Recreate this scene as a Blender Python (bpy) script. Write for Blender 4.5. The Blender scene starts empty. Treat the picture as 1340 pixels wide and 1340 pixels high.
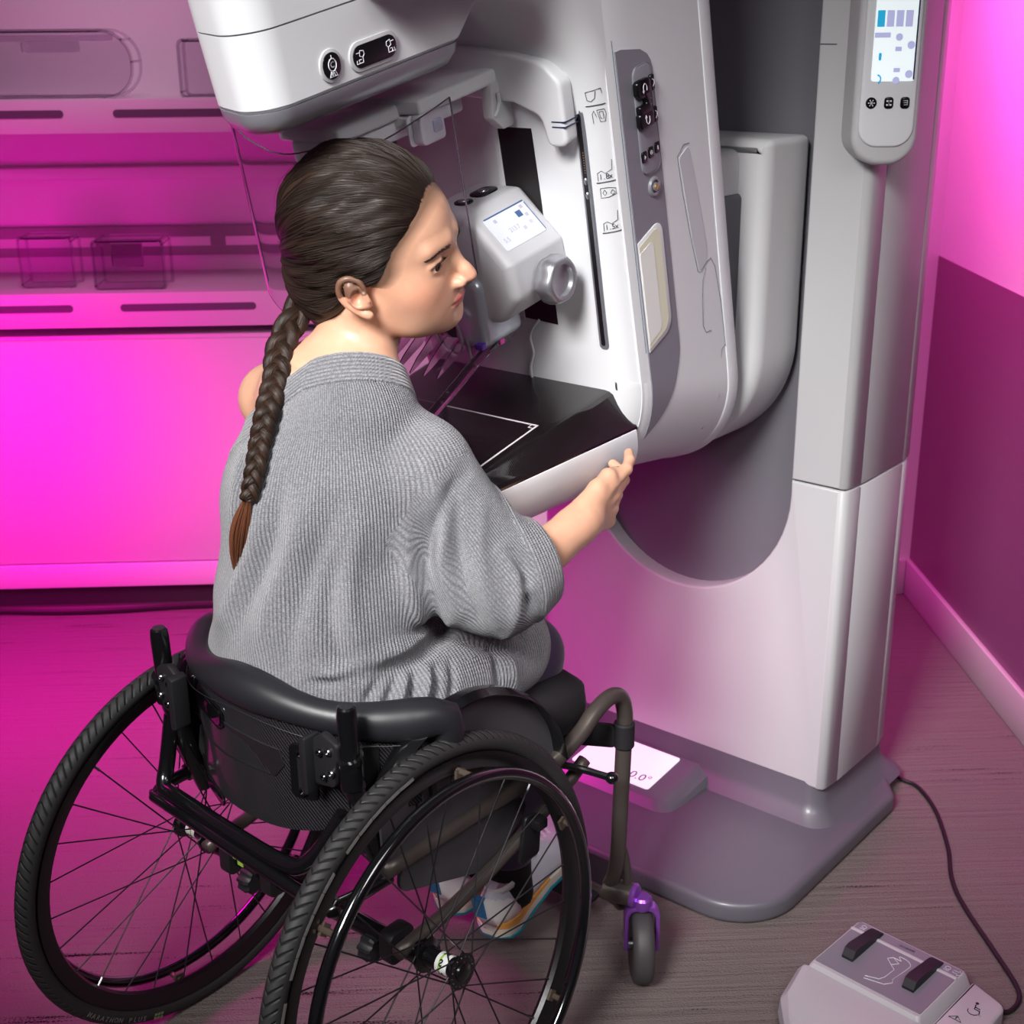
import bpy, bmesh, math, random
import numpy as np
from mathutils import Vector, Matrix, noise

PI = math.pi
R = math.radians
COL = bpy.context.scene.collection
rnd = random.Random(7)

# ------------------------------------------------------------------ frames
AZ = R(41.8)                              # the machine and the chair share one heading
OL = Vector((-0.221, 1.659, 0.0))         # floor point under the wheelchair axle
M_L = Matrix.Translation(OL) @ Matrix.Rotation(-AZ, 4, 'Z')
PH = R(13)
G0 = Vector((-0.04, 0.8, 0.95))
M_G = Matrix.Translation(G0) @ Matrix(((1, 0, 0, 0), (0, math.cos(PH), -math.sin(PH), 0), (0, math.sin(PH), math.cos(PH), 0), (0, 0, 0, 1)))


# ------------------------------------------------------------------ materials
def srgb(c):
    def f(v):
        v = v / 255.0
        return v / 12.92 if v <= 0.04045 else ((v + 0.055) / 1.055) ** 2.4
    return (f(c[0]), f(c[1]), f(c[2]), 1.0)


MATS = {}


def mat(name, col, rough=0.5, metal=0.0, **kw):
    if name in MATS:
        return MATS[name]
    m = bpy.data.materials.new(name)
    m.use_nodes = True
    nt = m.node_tree
    b = nt.nodes['Principled BSDF']
    b.inputs['Base Color'].default_value = srgb(col)
    b.inputs['Roughness'].default_value = rough
    b.inputs['Metallic'].default_value = metal
    for k, v in kw.items():
        if k == 'emit':
            b.inputs['Emission Color'].default_value = srgb(v[0])
            b.inputs['Emission Strength'].default_value = v[1]
        elif k == 'trans':
            b.inputs['Transmission Weight'].default_value = v
        elif k == 'ior':
            b.inputs['IOR'].default_value = v
        elif k == 'coat':
            b.inputs['Coat Weight'].default_value = v
            b.inputs['Coat Roughness'].default_value = 0.08
        elif k == 'sss':
            b.inputs['Subsurface Weight'].default_value = v
            b.inputs['Subsurface Radius'].default_value = (0.012, 0.005, 0.003)
            b.inputs['Subsurface Scale'].default_value = 1.0
        elif k == 'spec':
            b.inputs['Specular IOR Level'].default_value = v
        elif k == 'sheen':
            b.inputs['Sheen Weight'].default_value = v
    MATS[name] = m
    # fine grain so that no surface is a perfectly even tone
    g = kw.get('grain')
    if g is None and not kw.get('trans') and not kw.get('emit'):
        n = nt.nodes.new('ShaderNodeTexNoise'); n.inputs['Scale'].default_value = 900
        bp = nt.nodes.new('ShaderNodeBump'); bp.inputs['Strength'].default_value = 0.04
        bp.inputs['Distance'].default_value = 0.001
        tc = nt.nodes.new('ShaderNodeTexCoord')
        nt.links.new(tc.outputs['Object'], n.inputs['Vector'])
        nt.links.new(n.outputs['Fac'], bp.inputs['Height'])
        nt.links.new(bp.outputs['Normal'], b.inputs['Normal'])
    return m


def nodes(m):
    return m.node_tree, m.node_tree.nodes['Principled BSDF']


# ------------------------------------------------------------------ objects
OFF = {}          # frame + origin of every root, so that parts can be given in frame coordinates


def link(o):
    COL.objects.link(o)
    return o


def thing(name, label, cat, loc=(0, 0, 0), frame='W', group=None, tilt=None):
    o = bpy.data.objects.new(name, None)
    o.empty_display_size = 0.05
    link(o)
    loc = Vector(loc)
    o.matrix_world = (M_L if frame == 'L' else Matrix()) @ Matrix.Translation(loc)
    o['label'] = label
    o['category'] = cat
    if group:
        o['group'] = group
    OFF[o.name] = loc
    return o


def tag(o, label, cat, group=None, kind=None):
    if label: o['label'] = label
    if cat: o['category'] = cat
    if group: o['group'] = group
    if kind: o['kind'] = kind
    return o


class MB:
    """collects shapes and links them as one mesh"""

    def __init__(s, M=None):
        s.v = []; s.f = []; s.mi = []; s.cur = 0
        s.M = M or Matrix()
        s.stack = []

    def add(s, vs, fs):
        o = len(s.v)
        M = s.M
        s.v += [tuple(M @ Vector(p)) for p in vs]
        s.f += [tuple(i + o for i in f) for f in fs]
        s.mi += [s.cur] * len(fs)
        return s

    def loft(s, rings, cap0=True, cap1=True, close=False):
        n = len(rings[0]); vs = [p for r in rings for p in r]; fs = []
        k = len(rings)
        for i in range(k if close else k - 1):
            a = i * n; b = ((i + 1) % k) * n
            for j in range(n):
                j2 = (j + 1) % n
                fs.append((a + j, a + j2, b + j2, b + j))
        if not close:
            if cap0: fs.append(tuple(range(n - 1, -1, -1)))
            if cap1: fs.append(tuple((k - 1) * n + j for j in range(n)))
        return s.add(vs, fs)

    def tube(s, path, r, n=12, close=False, caps=True, flat=1.0, up=None):
        P = [Vector(p) for p in path]
        k = len(P)
        rr = r if isinstance(r, (list, tuple)) else [r] * k
        T = []
        for i in range(k):
            if close:
                t = P[(i + 1) % k] - P[i - 1]
            else:
                t = P[min(i + 1, k - 1)] - P[max(i - 1, 0)]
            T.append(t.normalized())
        u = Vector(up) if up else (Vector((0, 0, 1)) if abs(T[0].z) < 0.9 else Vector((1, 0, 0)))
        u = (u - T[0] * u.dot(T[0])).normalized()
        rings = []
        for i in range(k):
            if up:
                u = Vector(up)
            u = (u - T[i] * u.dot(T[i])).normalized()
            w = T[i].cross(u)
            rings.append([P[i] + (u * math.cos(a) * flat + w * math.sin(a)) * rr[i] for a in [2 * PI * j / n for j in range(n)]])
        # orientation: ring goes u -> w, with w = t x u  => outward when walking along t
        rings = [list(reversed(q)) for q in rings] if False else rings
        return s.loft(rings, caps, caps, close)

    def slab(s, outline, fn, d0, d1, bev=0.0, seg=3, hole=False):
        """2d outline (ccw) extruded between depths d0 and d1; fn maps (u, v, d) to a point"""
        n = len(outline)
        O = [Vector(p) for p in outline]
        area = sum(O[i].x * O[(i + 1) % n].y - O[(i + 1) % n].x * O[i].y for i in range(n))
        if area < 0:
            O.reverse()
        N = []
        for i in range(n):
            a = (O[i] - O[i - 1]); b = (O[(i + 1) % n] - O[i])
            a = a.normalized() if a.length > 1e-9 else b.normalized()
            b = b.normalized() if b.length > 1e-9 else a
            na = Vector((a.y, -a.x)); nb = Vector((b.y, -b.x))
            m = na + nb
            m = m.normalized() if m.length > 1e-6 else na
            c = max(0.5, m.dot(na))
            N.append(m / c)
        rings = []
        sg = 1 if d1 > d0 else -1
        if bev > 0:
            for j in range(seg + 1):
                a = PI / 2 * j / seg
                ins = bev * (1 - math.sin(a)); dd = bev * (1 - math.cos(a))
                rings.append([fn(p.x - q.x * ins, p.y - q.y * ins, d0 + sg * dd) for p, q in zip(O, N)])
            for j in range(seg, -1, -1):
                a = PI / 2 * j / seg
                ins = bev * (1 - math.sin(a)); dd = bev * (1 - math.cos(a))
                rings.append([fn(p.x - q.x * ins, p.y - q.y * ins, d1 - sg * dd) for p, q in zip(O, N)])
        else:
            rings = [[fn(p.x, p.y, d0) for p in O], [fn(p.x, p.y, d1) for p in O]]
        return s.loft(rings)

    def box(s, x0, x1, y0, y1, z0, z1, bev=0.0, seg=2):
        return s.slab([(x0, y0), (x1, y0), (x1, y1), (x0, y1)], lambda u, v, d: (u, v, d), z0, z1, bev, seg) if bev == 0 else \
            s.slab(rrect((x0 + x1) / 2, (y0 + y1) / 2, x1 - x0, y1 - y0, bev, seg), lambda u, v, d: (u, v, d), z0, z1, bev, seg)

    def lathe(s, prof, o, ax, n=24):
        """prof: (radius, along) pairs"""
        o = Vector(o); ax = Vector(ax).normalized()
        u = ax.orthogonal().normalized(); w = ax.cross(u)
        rings = [[o + ax * h + (u * math.cos(a) + w * math.sin(a)) * max(r, 1e-5) for a in [2 * PI * j / n for j in range(n)]] for r, h in prof]
        return s.loft(rings)

    def torus(s, o, ax, Rr, r, n=64, m=10, flat=1.0, start=0):
        o = Vector(o); ax = Vector(ax).normalized()
        u = ax.orthogonal().normalized(); w = ax.cross(u)
        rings = []
        for i in range(n):
            a = 2 * PI * i / n
            d = u * math.cos(a) + w * math.sin(a)
            rings.append([o + d * (Rr + r * math.cos(b)) + ax * (r * flat * math.sin(b)) for b in [2 * PI * j / m for j in range(m)]])
        return s.loft(rings, close=True)

    def ball(s, o, r, n=16, m=10):
        o = Vector(o); r = Vector((r, r, r)) if not hasattr(r, '__len__') else Vector(r)
        rings = []
        for i in range(1, m):
            a = PI * i / m
            rings.append([o + Vector((r.x * math.sin(a) * math.cos(b), r.y * math.sin(a) * math.sin(b), -r.z * math.cos(a))) for b in [2 * PI * j / n for j in range(n)]])
        return s.loft(rings)

    def text(s, body, size, fn, ex=0.0004, align='CENTER', bold=0.0):
        cu = bpy.data.curves.new('lettering', 'FONT')
        cu.body = body; cu.size = size; cu.align_x = align; cu.align_y = 'CENTER'; cu.extrude = ex; cu.resolution_u = 3
        cu.offset = bold
        ob = bpy.data.objects.new('lettering', cu)
        COL.objects.link(ob)
        dg = bpy.context.evaluated_depsgraph_get()
        me = bpy.data.meshes.new_from_object(ob.evaluated_get(dg))
        s.add([fn(v.co.x, v.co.y, v.co.z) for v in me.vertices], [tuple(p.vertices) for p in me.polygons])
        bpy.data.objects.remove(ob); bpy.data.curves.remove(cu); bpy.data.meshes.remove(me)
        return s

    def build(s, name, m, parent=None, label=None, sharp=35, fix=True, off=None):
        me = bpy.data.meshes.new(name)
        o0 = Vector((0, 0, 0))
        p = parent
        if p is not None:
            o0 = OFF[p.name]
        me.from_pydata([tuple(Vector(v) - o0) for v in s.v], [], s.f)
        for mm in (m if isinstance(m, (list, tuple)) else [m]):
            me.materials.append(mm)
        me.polygons.foreach_set('material_index', s.mi)
        if fix:
            bm = bmesh.new(); bm.from_mesh(me)
            bmesh.ops.recalc_face_normals(bm, faces=bm.faces)
            bm.to_mesh(me); bm.free()
        me.polygons.foreach_set('use_smooth', [True] * len(me.polygons))
        me.update()
        if sharp:
            me.set_sharp_from_angle(angle=R(sharp))
        o = bpy.data.objects.new(name, me)
        link(o)
        if parent is not None:
            o.parent = parent
        OFF[o.name] = o0.copy()
        if label: o['label'] = label
        return o


def rrect(cx, cy, w, h, r, seg=4):
    r = min(r, w / 2 - 1e-5, h / 2 - 1e-5)
    out = []
    for (sx, sy, a0) in ((1, 1, 0), (-1, 1, 90), (-1, -1, 180), (1, -1, 270)):
        for j in range(seg + 1):
            a = R(a0 + 90 * j / seg)
            out.append((cx + sx * (w / 2 - r) + r * math.cos(a), cy + sy * (h / 2 - r) + r * math.sin(a)))
    return out


def fillet(pts, rad, seg=5):
    """polygon with rounded corners; rad one value or one per corner"""
    n = len(pts); out = []
    rad = rad if isinstance(rad, (list, tuple)) else [rad] * n
    for i in range(n):
        p = Vector(pts[i]); a = Vector(pts[i - 1]); b = Vector(pts[(i + 1) % n]); r = rad[i]
        u = (a - p); v = (b - p)
        if r <= 0:
            out.append(tuple(p)); continue
        lu, lv = u.length, v.length
        u.normalize(); v.normalize()
        ang = math.acos(max(-1, min(1, u.dot(v))))
        if ang > PI - 0.02:
            out.append(tuple(p)); continue
        t = min(r / math.tan(ang / 2), lu * 0.49, lv * 0.49)
        r2 = t * math.tan(ang / 2)
        c = p + (u + v).normalized() * (r2 / math.sin(ang / 2))
        s0 = p + u * t - c; s1 = p + v * t - c
        tot = s0.angle(s1)
        for j in range(seg + 1):
            k = j / seg
            w = (s0 * math.sin((1 - k) * tot) + s1 * math.sin(k * tot)) / math.sin(tot) if tot > 1e-4 else s0
            out.append(tuple(c + w))
    return out


def smooth_path(pts, n=8, close=False):
    """catmull-rom through points"""
    P = [Vector(p) for p in pts]; k = len(P); out = []
    for i in range(k if close else k - 1):
        p0 = P[(i - 1) % k] if close or i > 0 else P[0] * 2 - P[1]
        p1 = P[i]; p2 = P[(i + 1) % k]
        p3 = P[(i + 2) % k] if close or i + 2 < k else P[-1] * 2 - P[-2]
        for j in range(n):
            t = j / n
            out.append(0.5 * ((2 * p1) + (p2 - p0) * t + (2 * p0 - 5 * p1 + 4 * p2 - p3) * t * t + (3 * p1 - p0 - 3 * p2 + p3) * t ** 3))
    if not close:
        out.append(P[-1])
    return out


XY = lambda u, v, d: (u, v, d)
XZ = lambda u, v, d: (u, d, v)
YZ = lambda u, v, d: (d, u, v)
# ================================================================== SETTING
def carpet_mat():
    m = mat('carpet', (150, 140, 142), 0.95, spec=0.1, grain=0)
    nt, b = nodes(m)
    N = nt.nodes; Lk = nt.links
    tc = N.new('ShaderNodeTexCoord')
    mp = N.new('ShaderNodeMapping'); mp.inputs['Scale'].default_value = (1, 1, 1); mp.inputs['Location'].default_value = (.09, .13, 0)
    Lk.new(tc.outputs['Object'], mp.inputs['Vector'])
    # carpet planks 1.0 x 0.25 m, each with its own tone
    br = N.new('ShaderNodeTexBrick')
    br.inputs['Scale'].default_value = 1.0
    br.inputs['Brick Width'].default_value = 1.0; br.inputs['Row Height'].default_value = 0.25
    br.inputs['Mortar Size'].default_value = 0.0
    br.inputs['Color1'].default_value = (0, 0, 0, 1); br.inputs['Color2'].default_value = (1, 1, 1, 1)
    Lk.new(mp.outputs[0], br.inputs['Vector'])
    # streaks along x
    def streak(sx, sy, det=4):
        q = N.new('ShaderNodeMapping'); q.inputs['Scale'].default_value = (sx, sy, 1)
        Lk.new(tc.outputs['Object'], q.inputs['Vector'])
        n = N.new('ShaderNodeTexNoise'); n.inputs['Scale'].default_value = 1; n.inputs['Detail'].default_value = det
        Lk.new(q.outputs[0], n.inputs['Vector'])
        return n
    s1 = streak(2.6, 75, 5); s2 = streak(4, 26, 3); s3 = streak(260, 420, 2)
    def math_(op, a, bb):
        n = N.new('ShaderNodeMath'); n.operation = op
        for i, x in enumerate((a, bb)):
            if isinstance(x, (int, float)): n.inputs[i].default_value = x
            else: Lk.new(x, n.inputs[i])
        return n.outputs[0]
    a = math_('MULTIPLY_ADD', s1.outputs['Fac'], 1.9)
    a.node.inputs[2].default_value = -0.53
    c = math_('MULTIPLY_ADD', s2.outputs['Fac'], 0.75); Lk.new(a, c.node.inputs[2])
    d = math_('MULTIPLY_ADD', s3.outputs['Fac'], 0.85); Lk.new(c, d.node.inputs[2])
    e = math_('MULTIPLY_ADD', br.outputs['Color'], 0.30); Lk.new(d, e.node.inputs[2])
    rp = N.new('ShaderNodeValToRGB')
    rp.color_ramp.elements[0].position = 0.78; rp.color_ramp.elements[0].color = srgb((16, 13, 14))
    rp.color_ramp.elements[1].position = 1.0; rp.color_ramp.elements[1].color = srgb((112, 102, 100))
    Lk.new(e, rp.inputs[0])
    Lk.new(rp.outputs[0], b.inputs['Base Color'])
    bp = N.new('ShaderNodeBump'); bp.inputs['Strength'].default_value = 0.8; bp.inputs['Distance'].default_value = 0.004
    Lk.new(e, bp.inputs['Height']); Lk.new(bp.outputs[0], b.inputs['Normal'])
    return m


M_wall = mat('wall_paint', (226, 222, 224), 0.6)
M_wain = mat('wall_dark_paint', (132, 74, 116), 0.45)
M_base = mat('baseboard_vinyl', (198, 188, 194), 0.4)
M_shelf = mat('shelf_laminate', (222, 216, 220), 0.45)
M_slot = mat('slot_shade_grey', (92, 84, 96), 0.6)
M_clear = mat('clear_acrylic', (226, 218, 228), 0.12, trans=1.0, ior=1.12)


def struct(name, mb, m):
    o = mb.build(name, m); o['kind'] = 'structure'; return o


struct('floor', MB().box(-3.2, 1.2, -1.2, 3.95, -0.05, 0), carpet_mat())
XR = 1.2; YB = 3.37
struct('wall_right', MB().box(XR, XR + .1, -1.2, YB + .1, 0.905, 2.75), M_wall)
struct('trim_1', MB().box(XR - .002, XR + .1, -1.2, YB, 0.10, 0.905), M_wain)
struct('baseboard_right', MB().box(XR - .014, XR, -1.2, YB, 0, 0.10, .004), M_base)
struct('wall_back', MB().box(0.12, XR, YB, YB + .1, 0, 2.75), M_wall)
struct('baseboard_back', MB().box(0.14, XR - .014, YB - .014, YB, 0, 0.10, .004), M_base)
struct('wall_left', MB().box(-3.2, -3.1, -1.2, 3.85, 0, 2.75), M_wall)
struct('wall_alcove', MB().box(-3.1, .12, 3.75, 3.85, 0, 2.75), M_wall)

# shelving cabinet along the back
cab = thing('shelving_cabinet', 'long built-in white shelving cabinet washed in magenta light, with slotted shelf lips', 'shelf', (-1.0, 3.38, 0))
x0, x1 = -3.05, 0.10
MB().box(x0, x1, 3.40, 3.72, 0.065, 0.735, .004).build('cupboard_body', M_shelf, cab)
MB().box(x0, x1, 3.385, 3.40, 0.135, 0.725, .003).build('front_panel', M_shelf, cab)
MB().box(x0, x1, 3.38, 3.40, 0.068, 0.132, .002).build('plinth_rail', M_shelf, cab)
MB().box(x0, x1, 3.43, 3.70, 0.0, 0.065).build('plinth', mat('plinth_dark', (70, 58, 66), .6), cab)
MB().box(x0, x1, 3.70, 3.72, 0.72, 2.4).build('back_panel', M_shelf, cab)


def shelf(zt, zb):
    """a shelf board whose hanging lip shows long round-ended slots as painted shade"""
    mb = MB()
    mb.box(x0, x1, 3.395, 3.70, zt - .02, zt, .002)
    sh = mb.build('shelf_board', M_shelf, cab)
    # solid lip; slots are dark round-ended pieces, their shade put into colour
    zs0, zs1 = (zt + zb) / 2 - .003, (zt + zb) / 2 + .015
    MB().box(x0, x1, 3.38, 3.395, zb, zt, .001).build('shelf_lip', M_shelf, cab)
    off = -.625 if zt > 1 else -.655
    mb = MB()
    for i in range(-5, 2):
        c = off + .445 * i
        mb.slab(rrect(c, (zs0 + zs1) / 2, .33, zs1 - zs0, (zs1 - zs0) / 2 - .0005, 6), XZ, 3.3788, 3.386)
    mb.build('slot_shade', M_slot, cab)
    return sh


shelf(1.297, 1.220)
shelf(0.843, 0.758)
# horizontal rails on the back panel
MB().box(x0, x1, 3.655, 3.70, 1.085, 1.115, .003).build('back_rail', M_shelf, cab)
sr = MB()
sr.box(x0, x1, 3.68, 3.70, 0.885, 0.962, .002)
slotrail = sr.build('slotted_rail', mat('slotted_rail_grey', (150, 132, 146), .5), cab)
sl = MB()
for c in np.arange(-3.0, 0.1, 0.30):
    sl.box(c, c + .26, 3.676, 3.681, 0.910, 0.934, .001)
sl.build('rail_slot', mat('rail_slot_painted_glow', (232, 214, 226), .5), slotrail)  # pale pieces: pink light from behind the slots put into the colour


# clear plastic paddles and bins standing on the shelves
def shell_box(mb, x0, x1, y0, y1, z0, z1, t, r, open_bottom=False):
    mb.slab(rrect((x0 + x1) / 2, (z0 + z1) / 2, x1 - x0, z1 - z0, r, 6), XZ, y0, y0 + t, t * .4, 1)
    rim = rrect((x0 + x1) / 2, (z0 + z1) / 2, x1 - x0, z1 - z0, r, 6)
    mb.tube([(u, y0 + .004, v) for u, v in rim], .0035, 6, close=True)
    mb.tube([(u, y1, v) for u, v in rim], .0035, 6, close=True)
    n = len(rim)
    for i in (0, n // 4, n // 2, 3 * n // 4, n // 8):
        u, v = rim[i]
        mb.tube([(u, y0, v), (u, y1, v)], .0025, 6)
    mb.slab([(x0 + r, z1 - t), (x1 - r, z1 - t), (x1 - r, z1), (x0 + r, z1)], XZ, y0, y1)


t = thing('plastic_paddle', 'wide clear arched plastic paddle on the top shelf at the far left', 'paddle', (-1.02, 3.47, 1.297), group=None)
mb = MB(); shell_box(mb, -1.27, -0.745, 3.42, 3.52, 1.297, 1.448, .004, .07)
mb.build('paddle_body', M_clear, t)
mb = MB(); mb.box(-1.24, -.80, 3.425, 3.50, 1.425, 1.438, .003); mb.box(-1.0, -.88, 3.43, 3.50, 1.400, 1.424, .003)
mb.build('mounting_bracket', M_clear, t)
t = thing('plastic_paddle', 'narrow upright clear plastic paddle on the top shelf, half behind the tube head', 'paddle', (-.54, 3.47, 1.297))
mb = MB(); shell_box(mb, -.635, -.47, 3.42, 3.50, 1.297, 1.425, .004, .012); mb.build('paddle_body', M_clear, t)
t = thing('plastic_bin', 'clear plastic bin on the lower shelf, right one with the bright corner', 'bin', (-.80, 3.47, .843))
mb = MB(); shell_box(mb, -.885, -.715, 3.42, 3.52, .843, .963, .004, .01); mb.box(-.84, -.765, 3.422, 3.44, .90, .955, .002)
mb.build('bin_body', M_clear, t)
t = thing('plastic_bin', 'clear plastic bin on the lower shelf, left one behind the slotted lip', 'bin', (-1.0, 3.5, .843))
mb = MB(); shell_box(mb, -1.075, -.945, 3.46, 3.54, .843, .968, .004, .01); mb.build('bin_body', M_clear, t)
t = thing('cable', 'loose dark cable lying along the floor under the shelving cabinet', 'cable', (-1.0, 3.36, 0))
mb = MB()
pts = [(-3.0 + .15 * i, 3.37 + .012 * math.sin(i * 1.3), .009) for i in range(19)]
mb.tube(smooth_path(pts, 4), .008, 6); mb.build('cord', mat('cable_dark', (40, 28, 34), .5), t)
# ================================================================== MAMMOGRAPHY MACHINE
M_white = mat('machine_white', (190, 190, 192), 0.42)
M_white2 = mat('machine_white_cool', (220, 221, 224), 0.40)
M_grey = mat('machine_grey_panel', (128, 126, 136), 0.38)
M_dgrey = mat('machine_dark_grey', (104, 103, 110), 0.42)
M_basegrey = mat('base_grey', (94, 92, 101), 0.4, coat=.1)
M_rubber = mat('joint_dark', (78, 78, 84), 0.5)
M_black = mat('gloss_black', (14, 13, 16), 0.22)
M_void = mat('recess_black', (16, 10, 14), 0.5)
M_silver = mat('silver_metal', (186, 186, 192), 0.3, metal=.85)
M_silverband = mat('silver_band', (150, 150, 158), 0.33, metal=.35)
M_icon = mat('icon_white', (226, 226, 232), 0.5)
M_ink = mat('icon_ink', (52, 56, 66), 0.5)
M_seam = mat('seam_dark', (70, 74, 78), 0.6)
M_ivory = mat('ivory_recess', (226, 224, 200), 0.35)
M_glassclear = mat('clear_polycarbonate', (244, 240, 246), 0.03, trans=1.0, ior=1.22)
M_paddleclear = mat('clear_paddle_plastic', (232, 214, 228), 0.05, trans=1.0, ior=1.42)

mach = thing('mammography_machine', 'tall white and grey mammography machine with a black breast support table and clear face shield', 'medical scanner', (-.034, 1.10, 0), 'L')
F0 = 0.997                    # front plane of the column
CX = -.034                    # centre of the column

# ---- base plate
mb = MB()
out = fillet([(-.43, .66), (.36, .66), (.36, 1.18), (.27, 1.30), (-.34, 1.30), (-.43, 1.18)], [.12, .12, .03, .03, .03, .03], 10)
mb.slab(out, XY, 0.0, .042, .012, 4)
base = mb.build('base_plate', M_basegrey, mach)
mb = MB()
# skirt that swells up to the column
def ringat(z, g, r):
    return [(u, v, z) for u, v in rrect(CX, 1.135, .64 + g, .275 + g, r, 8)]
mb.loft([ringat(.03, .085, .05), ringat(.045, .06, .045), ringat(.056, .032, .04), ringat(.075, .012, .035), ringat(.12, .0, .03)])
mb.build('column_skirt', M_basegrey, mach)
# display pod on the base plate, its face leaning towards the patient
mb = MB()
PC = Vector((-.095, .925, 0))
mb.loft([[(PC.x + u, PC.y + v, z0 + (v * .12 if top else 0)) for u, v in rrect(0, 0, w, h, r, 5)] for (z0, w, h, r, top) in ((.036, .315, .20, .03, 0), (.052, .300, .185, .03, 1), (.062, .262, .165, .02, 1), (.066, .25, .155, .015, 1))])
pod = mb.build('display_pod', mat('pod_grey', (116, 112, 124), .35), mach)
mb = MB()
PF = lambda u, v, d: (PC.x + u, PC.y + v, .0668 + v * .12 + d)
mb.slab(rrect(-.005, 0, .185, .118, .006), PF, 0, .0012)
scr = mb.build('pod_screen', mat('pod_screen_lit', (238, 238, 244), .3, emit=((240, 238, 246), .75)), pod)
mb = MB()
mb.text('10.0°', .030, lambda x, y, z: PF(.045 + x, -.034 + y, .0014 + z), .0002)
mb.build('screen_lettering', mat('screen_letter_grey', (130, 130, 140), .5), scr)

# ---- column: lower and upper housing, both cut by the long round-bottomed recess
X0, X1 = -.363, .295
RX0, RX1 = -.262, .189
RR = (RX1 - RX0) / 2; RZ = .668; RCX = (RX0 + RX1) / 2
SEAM = .698


def chamf(z0, z1, mb, front=False):
    """column body profile with its corner facets and fine side grooves"""
    p = []
    right = [(X1 - .012, F0), (X1 - .003, F0 + .004), (X1, F0 + .014), (X1 + .003, F0 + .048), (X1 + .0015, F0 + .050), (X1 + .0035, F0 + .052),
             (X1 + .004, F0 + .215), (X1 + .0025, F0 + .217), (X1 + .004, F0 + .219), (X1 - .004, F0 + .262), (X1 - .02, F0 + .272)]
    p += right
    p += [(X0 + X1 - x, y) for x, y in reversed(right)]
    return p


def column_piece(name, z0, z1, lower):
    mb = MB()
    # front shell with the notch (x, z outline extruded 35 mm deep)
    if lower:
        arc = [(RCX + RR * math.cos(a), RZ + RR * math.sin(a)) for a in [-PI * j / 28 for j in range(29)]]
        o = [(X0 + .012, z0), (X1 - .012, z0), (X1 - .012, z1), (RX1, z1)] + arc + [(RX0, z1), (X0 + .012, z1)]
        mb.slab(o, XZ, F0, F0 + .045, .005, 3)
    else:
        for a, b in ((X0 + .012, RX0), (RX1, X1 - .012)):
            mb.slab([(a, z0), (b, z0), (b, z1), (a, z1)], XZ, F0, F0 + .045, .004, 3)
    # body behind: profile with everything behind the front shell
    prof = [(x, y) for x, y in chamf(0, 0, mb)]
    body = [(x, max(y, F0 + .0)) for x, y in prof]
    # side strips left and right of the recess, then the back block
    n = len(prof) // 2
    R_ = prof[:n]
    L_ = prof[n:]
    inner = X1 - .03
    def ext(poly):
        mb.slab(poly, XY, z0, z1, .0018, 1)
    ext([(inner, F0 + .004)] + [(x, y) for x, y in R_] + [(inner, F0 + .272)])
    ext([(x, y) for x, y in L_] + [(X0 + .03, F0 + .004), (X0 + .03, F0 + .272)][:0] + [(X0 + .03, F0 + .004), (X0 + .03, F0 + .272)])
    mb.box(X0 + .02, X1 - .02, F0 + .06, F0 + .27, z0 + .001, z1 - .001)
    return mb.build(name, M_white, mach, sharp=50)


column_piece('lower_column', .108, SEAM - .0015, True)
column_piece('upper_column', SEAM + .0015, 2.30, False)
MB().box(X0 + .04, X1 - .04, F0 + .03, F0 + .24, .09, .12).build('column_foot', M_rubber, mach)
mb = MB(); mb.box(X0 + .008, RX0 - .003, F0 + .006, F0 + .262, SEAM - .004, SEAM + .004); mb.box(RX1 + .003, X1 - .006, F0 + .006, F0 + .262, SEAM - .004, SEAM + .004); mb.box(X0 + .02, X1 - .02, F0 + .07, F0 + .262, SEAM - .004, SEAM + .004)
mb.build('column_seam', M_seam, mach)
mb = MB(); mb.slab([(RX0 - .004, .40), (RX1 + .004, .40), (RX1 + .004, 2.29), (RX0 - .004, 2.29)], XZ, F0 + .038, F0 + .055)
mb.build('recess_panel', M_dgrey, mach)
mb = MB(); mb.box(RX1 + .002, X1 - .075, F0 - .0006, F0 + .001, 1.4245, 1.4262); mb.build('column_joint_line', M_seam, mach)

# ---- operator console on the corner of the column
tC = Vector((.76, .65, 0)).normalized(); nC = Vector((.65, -.76, 0)).normalized()
CC = Vector((.302, 1.000, 0))
CF = lambda u, v, d: tuple(CC + tC * u + nC * d + Vector((0, 0, v)))
mb = MB()
cout = [(x, z) for x, z in fillet([(-.0515, 1.247), (.0515, 1.247), (.0515, 1.75), (-.0515, 1.75)], [.045, .045, .02, .02], 10)]
mb.slab(cout, CF, -.045, .030, .010, 5)
cons = mb.build('operator_console', M_white, mach)
mb = MB()
mb.slab(fillet([(-.0430, 1.275), (.0430, 1.275), (.0430, 1.72), (-.0430, 1.72)], [.03, .03, .02, .02], 10), CF, .027, .0335, .004, 4)
mb.build('console_face', M_white2, cons)
mb = MB()
mb.slab(rrect(.0035, 1.485, .066, .225, .004), CF, .0322, .0345)
scr = mb.build('console_screen', mat('console_screen_lit', (226, 234, 236), .25, emit=((226, 238, 240), .62)), cons)
M_cy = mat('screen_cyan', (30, 160, 205), .5, emit=((30, 165, 210), .5)); M_lv = mat('screen_lavender', (170, 172, 212), .5, emit=((176, 178, 216), .5)); M_nv = mat('screen_navy', (16, 44, 80), .4)
mb = MB(); z = lambda t: t
E = .0346
mb.cur = 1
for i in range(4):
    mb.cur = 0 if i == 0 else 1
    mb.slab(rrect(-.021 + i * .0142, 1.463, .0112, .0235, .0008), CF, E, E + .0003)
mb.cur = 1
mb.slab(rrect(-.017, 1.4395, .024, .0075, .0008), CF, E, E + .0003)
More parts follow.
